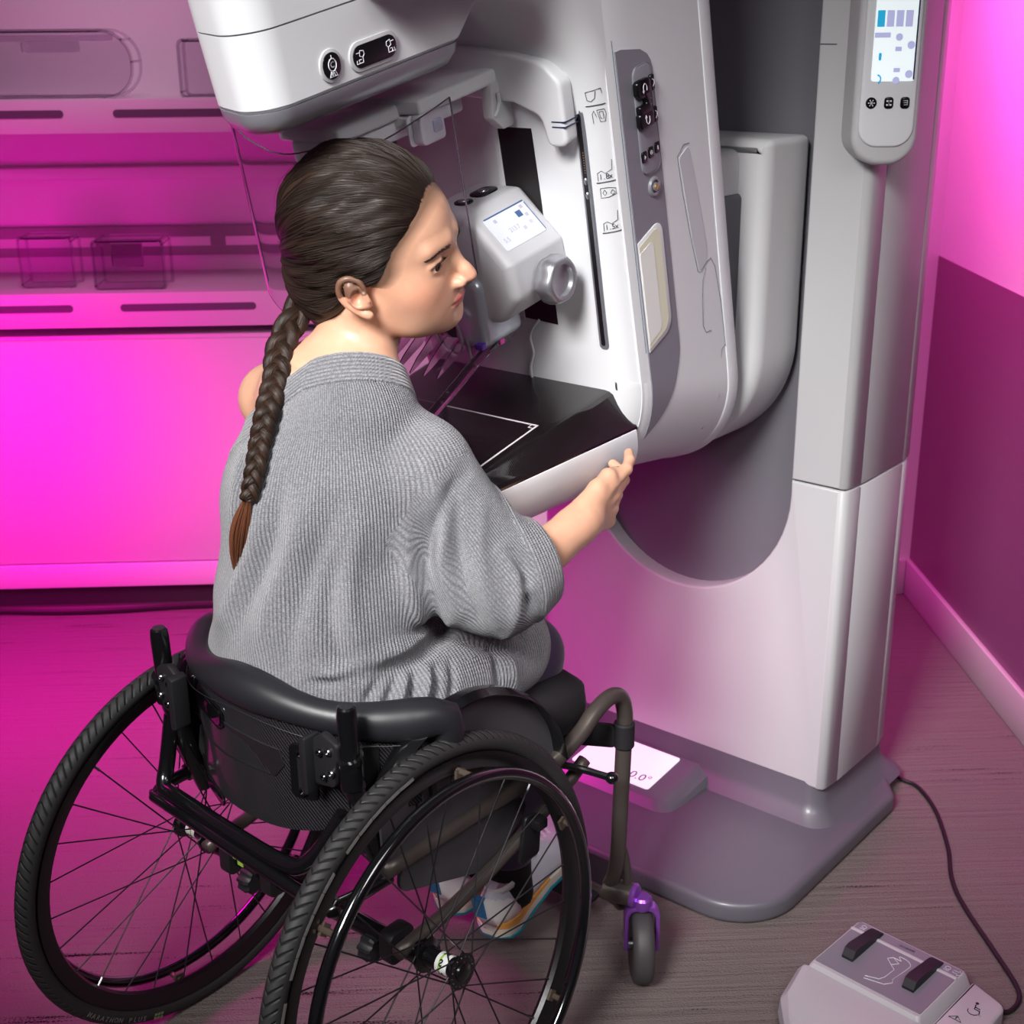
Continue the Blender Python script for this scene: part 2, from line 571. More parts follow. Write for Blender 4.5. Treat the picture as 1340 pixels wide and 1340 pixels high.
for (u, v, rr_) in ((.0085, 1.4365, .0055), (.0275, 1.425, .006), (.0275, 1.383, .006), (.0085, 1.374, .0055)):
    mb.lathe([(rr_, 0), (rr_, .0003)], CF(u, v, E), nC, 16)
for (u, v) in ((.0085, 1.4195), (.0085, 1.389)):
    mb.slab(rrect(u, v, .010, .0065, .0008), CF, E, E + .0003)
mb.cur = 0
mb.slab(rrect(-.0185, 1.4085, .0042, .011, .0018), CF, E, E + .0003)
for a0 in range(-60, 100, 20):
    p = (-.0205 + .0055 * math.cos(R(a0)), 1.376 + .0058 * math.sin(R(a0)))
    mb.slab(rrect(p[0], p[1], .0024, .0024, .0008), CF, E, E + .0003)
mb.cur = 2
mb.slab(rrect(.0352, 1.47, .0022, .19, .0008), CF, E - .0005, E + .0005)
mb.build('screen_icons', [M_cy, M_lv, M_nv], scr)
bt = [(-.0265, 1.341, .0085, 0), (.0005, 1.341, .0078, 1), (.0255, 1.341, .0078, 1)]
for i, (u, v, r_, sq) in enumerate(bt):
    mb = MB()
    if sq:
        mb.slab(rrect(u, v, .0145, .0175, .005, 5), CF, .033, .0352, .001, 2)
    else:
        mb.lathe([(r_ * .9, -.001), (r_, 0), (r_, .0014), (r_ - .001, .0022)], CF(u, v, .033), nC, 24)
    b = mb.build('console_button', M_black, cons)
    mb = MB()
    if i == 0:
        for k in range(3):
            a = PI * k / 3
            d = Vector((math.cos(a), math.sin(a))) * .0045
            mb.tube([CF(u - d.x, v - d.y, .0354), CF(u + d.x, v + d.y, .0354)], .0004, 4)
        for k in range(6):
            a = PI * k / 3; mb.lathe([(.0009, 0), (.0009, .0002)], CF(u + .0045 * math.cos(a), v + .0045 * math.sin(a), .0353), nC, 8)
    elif i == 1:
        for du in (-.0028, .0028):
            for dv in (-.0028, .0028):
                mb.slab(rrect(u + du, v + dv, .0024, .0024, .0005), CF, .0352, .0355)
        mb.tube([CF(u, v - .004, .0354), CF(u, v + .004, .0354)], .0003, 4)
    else:
        for k, dv in enumerate((-.003, 0, .003)):
            mb.tube([CF(u - .002 - k * .0006, v + dv, .0354), CF(u + .003, v + dv + .0004, .0354)], .0004, 4)
        mb.tube([CF(u + .0035, v - .004, .0354), CF(u + .0035, v + .004, .0354)], .0004, 4)
    mb.build('button_icon', M_icon, b)

# ---- carriage that carries the tilted arm
def ushape(hw, r, ztop, zbot, cx, n=14, rt=.0):
    """closed outline, round bottom of radius r"""
    a = [(cx + hw - r + r * math.cos(t), zbot + r + r * math.sin(t)) for t in [-PI / 2 * (1 - j / n) for j in range(n + 1)]]
    b = [(cx - hw + r + r * math.cos(t), zbot + r + r * math.sin(t)) for t in [PI + PI / 2 * j / n for j in range(n + 1)]]
    if rt > 0:
        c = [(cx + hw - rt + rt * math.cos(t), ztop - rt + rt * math.sin(t)) for t in [PI / 2 * j / n for j in range(n + 1)]]
        d = [(cx - hw + rt + rt * math.cos(t), ztop - rt + rt * math.sin(t)) for t in [PI / 2 + PI / 2 * j / n for j in range(n + 1)]]
        return a + c + d + b
    return a + [(cx + hw, ztop), (cx - hw, ztop)] + b


ccx = -.045
mb = MB()
mb.slab(ushape(.218, .20, 1.285, .742, ccx, 16, .012), XZ, .885, 1.03, .022, 6)
car = mb.build('carriage_shell', M_white, mach)
mb = MB()
mb.slab([(.79, 1.18), (.915, 1.18), (.915, 1.272), (.835, 1.264), (.802, 1.235)], YZ, ccx - .17, ccx + .165, .018, 5)
mb.build('carriage_cap', M_white, mach)
mb = MB()
mb.slab(ushape(.172, .16, 1.20, .795, ccx, 16, .01), XZ, .800, .90)
mb.build('tilt_joint', M_rubber, mach)
# ================================================================== THE TILTED C-ARM (frame G)
gcx = -.022
HW = .222


def zb_at(y):                      # underside height of the arm at depth y
    return -.235 + (0.045 - y) * .36


def arm_ring(y, ins=0.0, top=.95, n=18):
    zb = zb_at(y) + ins; hw = HW - ins; r = .195 - ins
    return [(u, y, v) for u, v in ushape(hw, r, top, zb, gcx, n)]


mb = MB(M_G)
rings = []
for j in range(6):
    a = PI / 2 * j / 5; ins = .022 * (1 - math.sin(a)); dd = .022 * (1 - math.cos(a))
    rings.append(arm_ring(.047 - dd, ins))
for y in (0, -.04, -.08, -.12, -.16, -.20):
    rings.append(arm_ring(y))
rings.append(arm_ring(-.225, .004))
mb.loft(rings)
mb.loft([arm_ring(y_, i_, .052) for y_, i_ in ((-.20, 0), (-.212, .001), (-.222, .0038), (-.230, .0080), (-.238, .0145), (-.244, .0225), (-.248, .032))])
arm = mb.build('arm_housing', M_white2, mach, sharp=30)
mb = MB(M_G)
mb.loft([arm_ring(y_, i_, .90) for y_, i_ in ((.002, .004), (.004, -.0012), (.006, -.0022), (.028, -.0022), (.036, .001), (.042, .008))])
mb.build('rear_cover', M_white2, mach, sharp=40)

# seam line running down the side of the housing and its rear cover joint
def ring_band(y0, y1, ofs, i0, i1, n=18, thick=.0012, taper=None):
    """strip that follows the housing outline between ring indices, proud by ofs"""
    rs = []
    for y in (y0, y1):
        rs.append(arm_ring(y, -ofs, n=n)[i0:i1])
    return rs


def polyline_on_side(pts, r=.0009, x=None):
    return [((x or gcx + HW) + .0004, y, z) for y, z in pts]


# grey control strip: flat part on the side plus the tail following the rounded bottom
def side_pt(s, y, ofs=0.0):
    """s = height along the outline: s>=z0 on the straight side, below it runs around the arc"""
    zb = zb_at(y); r = .195; z0 = zb + r
    if s >= z0:
        return (gcx + HW + ofs, y, s)
    a = (z0 - s) / r
    return (gcx + HW - r + (r + ofs) * math.cos(a), y, z0 - (r + ofs) * math.sin(a))


def side_patch(yf, yr, s0, s1, ofs, ns=24, ny=5, bounds=None):
    """curved plate on the housing side. yf(s), yr(s): front and rear limits"""
    rows = []
    for i in range(ns + 1):
        s = s0 + (s1 - s0) * i / ns
        a, b = yf(s), yr(s)
        rows.append([(a + (b - a) * j / ny, s) for j in range(ny + 1)])
    vs = []; fs = []
    for k, o in enumerate((ofs, ofs - .004)):
        for row in rows:
            vs += [side_pt(s, y, o) for y, s in row]
    W = ny + 1; N = (ns + 1) * W
    for i in range(ns):
        for j in range(ny):
            a = i * W + j
            fs.append((a, a + 1, a + W + 1, a + W))
            fs.append((N + a, N + a + W, N + a + W + 1, N + a + 1))
    edge = [i * W for i in range(ns + 1)] + [ns * W + j for j in range(1, W)] + [i * W + ny for i in range(ns - 1, -1, -1)] + [j for j in range(ny - 1, 0, -1)]
    for i in range(len(edge)):
        a, b = edge[i], edge[(i + 1) % len(edge)]
        fs.append((a, b, b + N, a + N))
    return vs, fs


YF = -.206
def yr_strip(s):
    if s > .50: return YF + .080 * math.sqrt(max(0.0, 1 - ((s - .50) / .035) ** 2)) * 1.0 + (0.0)
    if s < .08: return max(YF + .002, YF + .082 - .084 * ((.08 - s) / .135) ** 1.6)
    return YF + .082
mb = MB(M_G)
vs, fs = side_patch(lambda s: YF, yr_strip, -.054, .5345, .0012, 60, 6)
mb.add(vs, fs)
strip = mb.build('control_strip', M_grey, mach, sharp=40)

# raised surround, rocker pad, keys, socket
SX = gcx + HW
SF = lambda u, v, d: (SX + d, u, v)          # u = depth, v = height
mb = MB(M_G)
mb.slab(rrect(-.152, 0.4300, .046, .150, .014, 6), SF, .001, .0038, .0025, 3)
mb.build('key_surround', mat('machine_grey_raised', (134, 132, 142), .3), strip)
mb = MB(M_G)
mb.slab(fillet([(-.178, 0.4410), (-.149, 0.4410), (-.149, 0.4880), (-.176, 0.4880), (-.176, 0.4640), (-.160, 0.4620), (-.160, 0.4540), (-.178, 0.4540)][::-1], .003, 3), SF, .003, .0125, .003, 3)
mb.slab(rrect(-.163, 0.4765, .034, .023, .006, 4), SF, .003, .0125, .003, 3)
mb.slab(rrect(-.163, 0.4335, .034, .023, .006, 4), SF, .003, .0125, .003, 3)
mb.slab(rrect(-.150, 0.4550, .014, .040, .003, 4), SF, .003, .0105, .002, 3)
rk = mb.build('rocker_pad', M_black, strip)
mb = MB(M_G)
for (cu, cv, sg) in ((-.163, 0.4765, 1), (-.163, 0.4335, -1)):
    pts = [(cu - .004, cv - .005 * sg), (cu - .004, cv + .002 * sg), (cu, cv + .006 * sg), (cu + .004, cv + .002 * sg), (cu + .004, cv - .004 * sg)]
    mb.tube([SF(p.x, p.y, .0129) for p in smooth_path([(q[0], q[1], 0) for q in pts], 3)], .0006, 4)
    mb.slab([(cu - .0065, cv - .003 * sg), (cu - .0015, cv - .003 * sg), (cu - .004, cv - .0075 * sg)], SF, .0126, .013)
mb.slab([(-.153, 0.4585), (-.148, 0.4585), (-.1505, 0.4635)], SF, .0106, .011)
mb.slab([(-.153, 0.4515), (-.148, 0.4515), (-.1505, 0.4465)], SF, .0106, .011)
mb.build('arrow_marks', M_icon, rk)
for cv in (0.4770, 0.4335):
    mb = MB(M_G); mb.slab(rrect(-.1365, cv, .010, .022, .003, 3), SF, .003, .0085, .002, 2)
    k = mb.build('rocker_key', M_black, strip)
    mb = MB(M_G); mb.tube([SF(-.1385, cv - .005, .0088), SF(-.1345, cv - .002, .0088), SF(-.1345, cv + .003, .0088), SF(-.1385, cv + .005, .0088)], .0005, 4)
    mb.build('key_mark', M_icon, k)
for i, cu in enumerate((-.1695, -.1530, -.1365)):
    mb = MB(M_G); mb.slab(rrect(cu, 0.3825 + .002 * i, .0125, .0155, .0025, 3), SF, .003, .0058, .0012, 2)
    k = mb.build('small_key', M_black, strip)
    mb = MB(M_G)
    c = (cu, 0.3825 + .002 * i)
    if i == 1: mb.torus(SF(c[0], c[1], .0058), (1, 0, 0), .0026, .0004, 16, 4); mb.lathe([(.0008, 0), (.0008, .0003)], SF(c[0], c[1], .0058), (1, 0, 0), 8)
    elif i == 0: mb.slab([(c[0] - .001, c[1] - .003), (c[0] + .0022, c[1]), (c[0] - .001, c[1] + .003)], SF, .0058, .0061)
    else: mb.slab(rrect(c[0], c[1], .0018, .006, .0005), SF, .0058, .0061)
    mb.build('key_mark', M_icon, k)
mb = MB(M_G)
mb.lathe([(.0145, 0), (.0145, .002), (.0125, .0045), (.0095, .0045), (.0085, .001), (.0060, .001), (.0060, .006), (.0045, .006)], SF(-.150, 0.3340, .0005), (1, 0, 0), 32)
so = mb.build('socket_ring', M_silverband, strip)
mb = MB(M_G); mb.lathe([(.0045, 0), (.0042, .0025), (.0025, .003)], SF(-.150, 0.3340, .005), (1, 0, 0), 20)
mb.build('socket_pin', mat('brass', (214, 184, 110), .3, metal=.8), so)

# bottle shaped open tray, hollow seen from the side
def yr_tray(s):
    return -.1455 + (.005 if .12 < s < .27 else .005 * 1)
mb = MB(M_G)
mb.slab(fillet([(-.2045, .098), (-.140, .115), (-.140, .287), (-.2045, .268)], [.002, .026, .016, .002], 6), SF, .0010, .0028, .0012, 2)
tray = mb.build('side_tray_rim', M_white2, mach)
mb = MB(M_G)
mb.slab(fillet([(-.203, .105), (-.148, .121), (-.148, .279), (-.203, .262)], [.001, .022, .012, .001], 6), SF, .0024, .0031)
mb.build('side_tray_hollow', M_ivory, tray)
mb = MB(M_G)
mb.slab(fillet([(-.203, .112), (-.168, .124), (-.168, .262), (-.203, .252)], [.001, .012, .008, .001], 6), SF, .0029, .0036)
mb.build('side_tray_liner', mat('tray_liner', (236, 236, 232), .3), tray)

# seams on the side face; grip dent is a flat patch of painted shade
def seam(mb, pts, r=.0007):
    P = [side_pt(z, y, .0003) for y, z in pts]
    mb.tube(P, r, 5)
mb = MB(M_G)
seam(mb, [(-.083, .356), (-.078, .30), (-.066, .22), (-.056, .170), (-.050, .166), (-.030, .176), (-.018, .178), (-.008, .160), (.0, .10), (.004, .02)])
seam(mb, [(-.083, .356), (-.064, .368), (-.050, .366)])
seam(mb, [(-.035, .168), (-.046, .150), (-.051, .12), (-.055, .08), (-.048, .066), (-.034, .064)])
seam(mb, [(-.008, .02), (.012, .028), (.036, .032)])
seam(mb, [(-.008, .02), (-.02, -.06), (-.04, -.12)])
mb.build('housing_seams', mat('seam_light', (120, 124, 130), .6), arm)
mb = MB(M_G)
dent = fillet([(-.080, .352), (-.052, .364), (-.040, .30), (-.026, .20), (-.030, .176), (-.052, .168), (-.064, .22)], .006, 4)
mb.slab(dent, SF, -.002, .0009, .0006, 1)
mb.build('grip_dent_shade', mat('machine_white_shade', (196, 197, 203), .3), arm)

# ---- front of the arm, arching forward at the top to the tube head
def fw_y(z):
    for (z0, y0), (z1, y1) in zip(FWP[:-1], FWP[1:]):
        if z <= z1: return y0 + (y1 - y0) * (z - z0) / (z1 - z0)
    return FWP[-1][1]
FWP = [(q.x, q.y) for q in smooth_path([(.0, -.25, 0), (.20, -.25, 0), (.38, -.25, 0), (.46, -.252, 0), (.53, -.263, 0), (.585, -.288, 0), (.63, -.330, 0), (.662, -.39, 0), (.68, -.46, 0), (.69, -.55, 0), (.75, -.56, 0)], 5)]
mb = MB(M_G)
rings = []
for z, y in [(z, -.25) for z in (.032, .045, .06, .08, .10)] + [q for q in FWP if q[0] > .12]:
    zc_ = zb_at(-.22) + .195; hwz = HW - .003 - (.195 - math.sqrt(max(0, .195 ** 2 - (zc_ - z) ** 2)) if z < zc_ else 0)
    r = .045; x0_, x1_ = gcx - hwz, gcx + hwz
    seg = 7
    ring = [(x0_, -.19, z)]
    ring += [(x0_ + r - r * math.cos(PI / 2 * j / seg), y + r - r * math.sin(PI / 2 * j / seg), z) for j in range(seg + 1)]
    ring += [(x1_ - r + r * math.sin(PI / 2 * j / seg), y + r - r * math.cos(PI / 2 * j / seg), z) for j in range(seg + 1)]
    ring += [(x1_, -.19, z)]
    rings.append(ring)
mb.loft(rings)
front = mb.build('arm_front', M_white2, mach, sharp=30)
# crease line along the curved edge
mb = MB(M_G)
mb.tube([(gcx + HW - .0015, -.2085, z) for z in np.linspace(0.1, .55, 10)], .0008, 5)
mb.build('front_seam', mat('seam_blue', (96, 112, 128), .5), front)

FW = -.250                                    # front wall plane
FF = lambda u, v, d: (u, FW - d, v)
# rail slots left and right with their dark channel
for sx in (1, -1):
    xr = gcx + sx * (.158 - gcx - .001) if sx > 0 else gcx - .180
    mb = MB(M_G)
    o = [(xr - .010, .118), (xr + .006, .118), (xr + .012, .47), (xr - .001, .47)]
    mb.slab(fillet(o, .006, 4), FF, -.004, .0012, .0008, 1)
    rail = mb.build('rail_slot', mat('rail_grey', (128, 130, 138), .35, metal=.4), front)
    mb = MB(M_G)
    o = [(xr - .0055, .124), (xr + .0015, .124), (xr + .0085, .465), (xr + .002, .465)]
    mb.slab(fillet(o, .0035, 4), FF, .0010, .0018)
    mb.build('slot_gap', M_void, rail)
    if sx > 0:
        mb = MB(M_G)
        for zz in (.372, .352):
            mb.ball((xr + .0045, FW - .002, zz), (.0028, .003, .0055), 12, 8)
        mb.build('rail_roller', M_silver, rail)
        mb = MB(M_G)
        for i in range(9):
            mb.slab(rrect(xr + .0052, .412 - i * .0035, .0016, .0012, .0002, 1), FF, .0017, .0022)
        mb.build('rail_pins', mat('brass_dull', (150, 112, 80), .4), rail)

# centre channel (black) with its light edge
mb = MB(M_G)
mb.slab([(.012, .150), (.074, .146), (.078, .56), (.016, .56)], FF, -.004, .0008)
chan = mb.build('centre_channel', M_void, front)
mb = MB(M_G)
mb.slab([(.003, .146), (.0125, .146), (.0165, .56), (.008, .56)], FF, -.003, .003, .001, 1)
mb.build('channel_edge', M_white2, chan)

# positioning marks printed beside the rail
def mk(v, kind):
    mb = MB(M_G)
    a0 = .0
    def cp(u, w):      # u along the wrapped corner
        u = .036 + (u - .036) * 1.35; w = v + (w - v) * 1.35
        # corner of radius 45 mm centred behind the front edge
        ang = u / .045
        cx_ = gcx + HW - .003 - .045; cy_ = fw_y(w) + .045
        return (cx_ + (.0457) * math.sin(ang), cy_ - (.0457) * math.cos(ang), w)
    ln = lambda pts, r=.0004: mb.tube([cp(a, v + b) for a, b in pts], r, 4)
    ln([(.026, 0), (.030, 0), (.034, 0), (.038, 0), (.042, 0), (.046, 0)], .0007)
    if kind == 0:
        ln([(.028, .014), (.036, .015), (.044, .016)]); ln([(.028, .014), (.0285, .006), (.032, .0045), (.036, .007), (.038, .014)])
        ln([(.044, .016), (.044, .011)])
        ln([(.031, -.018), (.031, -.008), (.033, -.005), (.035, -.012)]); ln([(.036, -.005), (.044, -.005), (.045, -.010), (.043, -.017), (.038, -.017), (.036, -.005)])
        ln([(.038, -.007), (.042, -.007), (.042, -.014), (.039, -.014), (.038, -.007)])
    else:
        ln([(.028, .002), (.028, .010), (.032, .012), (.036, .009), (.043, .012), (.044, .022)])
        ln([(.028, .002), (.028, .006)])
        for i, ch in enumerate('1.8x' if kind == 1 else '1.5x'):
            mb.text(ch, .008, lambda x, y, z, i=i: cp(.031 + i * .0034 + x, v + .0055 + y), .0001)
        if kind == 1:
            ln([(.029, -.006), (.037, -.006), (.045, -.008), (.045, -.014), (.037, -.016), (.029, -.016), (.029, -.006)])
            ln([(.033, -.008), (.035, -.011), (.033, -.014), (.031, -.011), (.033, -.008)]); ln([(.041, -.009), (.044, -.012), (.041, -.014), (.039, -.012), (.041, -.009)])
    mb.build('position_mark', M_ink, front)
mk(.474, 0); mk(.368, 1); mk(.296, 2)

# ---- breast support table
def tab_ring(y, dz=0.0, ins=0.0, n=8):
    k = (y + .24) / -.36                      # 0 at wall, 1 at chest edge
    hw = .204 - .013 * k - ins
    zl = -.015 + .060 * k - ins
    zb = -.127 + .078 * k + ins
    r = min(.10, (zl - zb) * .85)
    rt = .006
    c = gcx
    pts = []
    pts += [(c + hw - r + r * math.cos(a), zb + r + r * math.sin(a)) for a in [-PI / 2 * (1 - j / n) for j in range(n + 1)]]
    pts += [(c + hw - rt + rt * math.cos(a), zl - rt + rt * math.sin(a)) for a in [PI / 2 * j / 3 for j in range(4)]]
    pts += [(c - hw + rt - rt * math.cos(a), zl - rt + rt * math.sin(a)) for a in [PI / 2 * (3 - j) / 3 for j in range(4)]]
    pts += [(c - hw + r + r * math.cos(a), zb + r + r * math.sin(a)) for a in [PI + PI / 2 * j / n for j in range(n + 1)]]
    return [(u, y, v) for u, v in pts]
mb = MB(M_G)
rings = [tab_ring(y) for y in np.linspace(-.232, -.585, 9)]
for j in range(1, 6):
    a = PI / 2 * j / 5
    rings.append(tab_ring(-.585 - .018 * math.sin(a), 0, .018 * (1 - math.cos(a))))
mb.loft(rings)
table = mb.build('table_body', M_white2, mach, sharp=30)

M_carbon = mat('carbon_black', (22, 17, 19), 0.16, coat=.6, grain=0)
nt, b = nodes(M_carbon)
tc = nt.nodes.new('ShaderNodeTexCoord'); wv = nt.nodes.new('ShaderNodeTexWave'); wv.inputs['Scale'].default_value = 160
wv.wave_type = 'BANDS'; wv.bands_direction = 'DIAGONAL'
bp = nt.nodes.new('ShaderNodeBump'); bp.inputs['Strength'].default_value = .25; bp.inputs['Distance'].default_value = .0004
nt.links.new(tc.outputs['Object'], wv.inputs['Vector']); nt.links.new(wv.outputs['Fac'], bp.inputs['Height']); nt.links.new(bp.outputs[0], b.inputs['Normal'])
def black_ring(y, k0=None):
    k = (y + .24) / -.36
    hwl = .204 - .013 * k - .0015
    zl = -.015 + .060 * k + .0005
    cr = .172 - .026 * k
    zt = .050
    c = gcx
    zm = zl - .004
    right = [(c + hwl, zm), (c + hwl, zl + .001), (c + hwl - .004, zl + .006), (c + cr + .010, zt - .006), (c + cr + .004, zt - .0015), (c + cr - .004, zt)]
    left = [(2 * c - x, z) for x, z in reversed(right)]
    return [(u, y, v) for u, v in right + left]
mb = MB(M_G)
mb.loft([black_ring(y) for y in np.linspace(-.228, -.588, 12)] + [[(gcx + (x - gcx) * .985, y - .008, z - .008 if z > .04 else z) for x, y, z in black_ring(-.588)]])
bt = mb.build('support_surface', M_carbon, table, sharp=25)
mb = MB(M_G)
T = .0506
mb.box(-.17, .122, -.3865, -.3835, T - .0004, T); mb.box(.119, .122, -.585, -.3835, T - .0004, T)
mb.box(.110, .1115, -.395, -.3835, T - .0004, T); mb.box(.110, .122, -.395, -.3938, T - .0004, T)
mb.box(-.17, -.167, -.585, -.3835, T - .0004, T)
mb.build('field_lines', mat('field_line_white', (206, 198, 202), .5), bt)

# ---- compression unit with display
M_GU = M_G @ Matrix.Translation((-.011, 0, -.014))
mb = MB(M_GU)
ucx = .022
cs = fillet([(ucx - .048, .372), (ucx + .030, .372), (ucx + .096, .302), (ucx + .100, .250), (ucx + .060, .208), (ucx - .060, .208), (ucx - .100, .250), (ucx - .096, .302)], [.012, .012, .012, .02, .03, .03, .02, .012], 5)
mb.slab(cs, XZ, -.244, -.375, .016, 5)
unit = mb.build('compression_unit', mat('unit_plastic', (188, 188, 192), .42), mach, sharp=30)
# display lies on the right shoulder
p0 = Vector((ucx + .030, 0, .372)); p1 = Vector((ucx + .096, 0, .302))
sdir = (p1 - p0).normalized(); snor = Vector((-sdir.z, 0, sdir.x)) * (1 if -sdir.z > 0 else -1)
sc0 = (p0 + p1) / 2
UF = lambda u, v, d: (sc0.x + sdir.x * u + snor.x * d, v, sc0.z + sdir.z * u + snor.z * d)
mb = MB(M_GU); mb.slab(rrect(.0, -.313, .056, .090, .004), UF, 0, .0012)
scr = mb.build('unit_screen', mat('unit_screen_lit', (150, 152, 160), .25, emit=((236, 238, 246), .62)), unit)
mb = MB(M_GU)
mb.cur = 0
mb.slab(rrect(-.0268, -.313, .0022, .088, .0006), UF, .0012, .0016); mb.slab(rrect(.001, -.2690, .050, .0016, .0006), UF, .0012, .0016)
mb.slab(rrect(-.012, -.292, .010, .011, .001), UF, .0012, .0016)
mb.cur = 1
for (u, v) in ((-.020, -.280), (-.006, -.280), (.006, -.283), (.010, -.300), (-.018, -.34)):
    mb.slab(rrect(u, v, .0055, .006, .001), UF, .0012, .0015)
for (s_, u, v) in (('213.7', .004, -.318), ('5.5', .014, -.345)):
    mb.text(s_, .010, lambda x, y, z, u=u, v=v: UF(u - y, v + x, .0014), .0001)
mb.build('screen_marks', [mat('screen_blue', (62, 92, 140), .4), mat('screen_pale', (186, 184, 206), .4)], scr)
# keys on the top face
for (v, w_, l_) in ((-.335, .028, .030), (-.290, .030, .048)):
    mb = MB(M_GU); mb.slab(rrect(ucx - .006, v, w_, l_ - .004, .012, 5), XY, .371, .3745, .0015, 2)
    k = mb.build('unit_key', M_black, unit)
    mb = MB(M_GU)
    mb.torus((ucx - .006, v, .3748), (0, 0, 1), .007, .0007, 24, 4)
    mb.lathe([(.004, 0), (.0035, .001)], (ucx - .006, v, .3745), (0, 0, 1), 16)
    mb.build('key_ring', M_silver, k)
# hand knob
mb = MB(M_GU)
ko = Vector((.100, -.310, .262))
mb.lathe([(.0125, -.02), (.0125, .028)], ko, (1, 0, 0), 24)
mb.lathe([(.0145, .0), (.0145, .0005)], ko + Vector((.012, 0, 0)), (1, 0, 0), 24)
kn = []
for i in range(60):
    a = 2 * PI * i / 60
    kn.append(1 + .045 * math.cos(6 * a))
def knob_ring(r, h, lob):
    return [tuple(ko + Vector((h, 1.17 * r * (1 + (k - 1) * lob) * math.cos(2 * PI * i / 60), 1.17 * r * (1 + (k - 1) * lob) * math.sin(2 * PI * i / 60)))) for i, k in enumerate(kn)]
mb.loft([knob_ring(.014, .024, 0), knob_ring(.0235, .026, .6), knob_ring(.0285, .031, 1), knob_ring(.0295, .040, 1), knob_ring(.0285, .052, .8), knob_ring(.0265, .0565, .4), knob_ring(.0235, .0580, 0), knob_ring(.0195, .0560, 0), knob_ring(.0180, .0500, 0), knob_ring(.010, .0475, 0), knob_ring(.001, .0475, 0)])
mb.build('hand_knob', mat('knob_aluminium', (170, 170, 176), .32, metal=.75), unit, sharp=50)
# left knob on the hidden side
# silver nose that carries the paddle
mb = MB(M_GU)
mb.slab(rrect(ucx + .010, .225, .062, .110, .018, 5), XZ, -.30, -.388, .010, 4)
nose = mb.build('paddle_holder', mat('holder_silver', (176, 180, 190), .3, metal=.5), unit)
mb = MB(M_GU); mb.slab(rrect(ucx - .022, .225, .030, .080, .012, 5), XZ, -.380, -.386)
mb.build('holder_window', mat('window_dark', (48, 46, 52), .2), nose)
mb = MB(M_GU); mb.torus((ucx - .03, -.392, .20), (.3, 1, .1), .040, .0020, 48, 6)
mb.build('holder_ring', M_silver, nose)
mb = MB(M_GU); mb.box(ucx + .024, ucx + .038, -.396, -.385, .176, .185, .001); mb.build('purple_latch', mat('latch_purple', (84, 40, 150), .4), nose)
mb = MB(M_GU); mb.tube([(ucx + .0, -.385, .186), (ucx + .013, -.397, .183), (ucx + .014, -.398, .155)], .0025, 8); mb.build('latch_wire', M_silver, nose)

# small white cable from the unit to the table
mb = MB(M_G)
mb.tube(smooth_path([(.040, -.252, .150), (.030, -.257, .138), (.020, -.256, .120), (.022, -.256, .095), (.012, -.256, .07), (.008, -.252, .045)], 6), .0022, 8)
mb.build('sensor_cable', mat('cable_white', (208, 208, 212), .4), front)

# ---- clear compression paddle with fins
mb = MB(M_G @ Matrix.Translation((.0, 0, .022)))
pc = -.050
base_y = -.345
def arm_bar(x, w):
    pth = smooth_path([(x, -.315, .140), (x, -.350, .138), (x, -.400, .125), (x, -.460, .105), (x, -.530, .085), (x, -.590, .078)], 4)
    mb.tube(pth, w, 8)
mb.box(pc - .14, pc + .095, -.355, -.315, .128, .150, .006, 3)
for x in (pc - .135, pc + .088):
    arm_bar(x, .0078)
# sloping plate between the bars
pl = smooth_path([(0, -.350, .130), (0, -.400, .118), (0, -.460, .098), (0, -.530, .080), (0, -.600, .074)], 4)
mb.loft([[(pc - .135, p.y, p.z), (pc + .088, p.y, p.z), (pc + .088, p.y, p.z - .003), (pc - .135, p.y, p.z - .003)] for p in pl])
for i in range(7):
    x = pc - .115 + i * .027
    mb.loft([[(x - .001, y, z), (x + .001, y, z), (x + .0004, y, z - h), (x - .0004, y, z - h)] for y, z, h in ((-.335, .158, .006), (-.352, .156, .014), (-.385, .146, .020), (-.425, .126, .012), (-.445, .112, .003))])
mb.tube([(pc - .14, -.335, .150), (pc + .095, -.335, .150)], .008, 10)
mb.box(pc + .03, pc + .095, -.350, -.300, .150, .166, .004, 2)
paddle = mb.build('compression_paddle', M_paddleclear, mach, sharp=30)
mb = MB(M_G @ Matrix.Translation((.0, 0, .022))); mb.box(pc + .088, pc + .096, -.352, -.342, .130, .138, .001); mb.box(pc + .090, pc + .098, -.322, -.310, .146, .156, .001)
mb.build('paddle_marker', mat('paddle_pink', (226, 60, 170), .4), paddle)

# ---- tube head
hc = -.028; hw = .128
def head_out(g, yb, yf):
    return fillet([(hc + hw + g, yb), (-.150 - g, yb), (-.150 - g, -.54), (-.010, -.705 - g), (hc + hw + g, -.738 - g)], [.02, .02, .10, .07, .06], 9)
def hring(z, g, yb, yf):
    return [(u, v, z) for u, v in head_out(g, yb, yf)]
mb = MB(M_G)
mb.loft([hring(.596, -.004, -.385, 0), hring(.600, 0, -.380, 0), hring(.64, .002, -.335, 0), hring(.6825, .004, -.295, 0)], True, True)
head = mb.build('tube_head', M_white2, mach, sharp=30)
mb = MB(M_G); mb.loft([hring(.6845, .004, -.290, 0), hring(.73, .006, -.26, 0), hring(.80, .008, -.25, 0), hring(.90, .010, -.25, 0)])
mb.build('tube_head_cover', M_white2, head, sharp=30)
mb = MB(M_G); mb.loft([hring(.6815, .0025, -.293, 0), hring(.6855, .0025, -.293, 0)]); mb.build('head_seam', M_seam, head)
mb = MB(M_G); mb.loft([hring(.566, -.024, -.405, 0), hring(.572, -.011, -.395, 0), hring(.584, -.003, -.388, 0), hring(.5955, -.001, -.385, 0)])
mb.build('head_band', M_silverband, head, sharp=50)
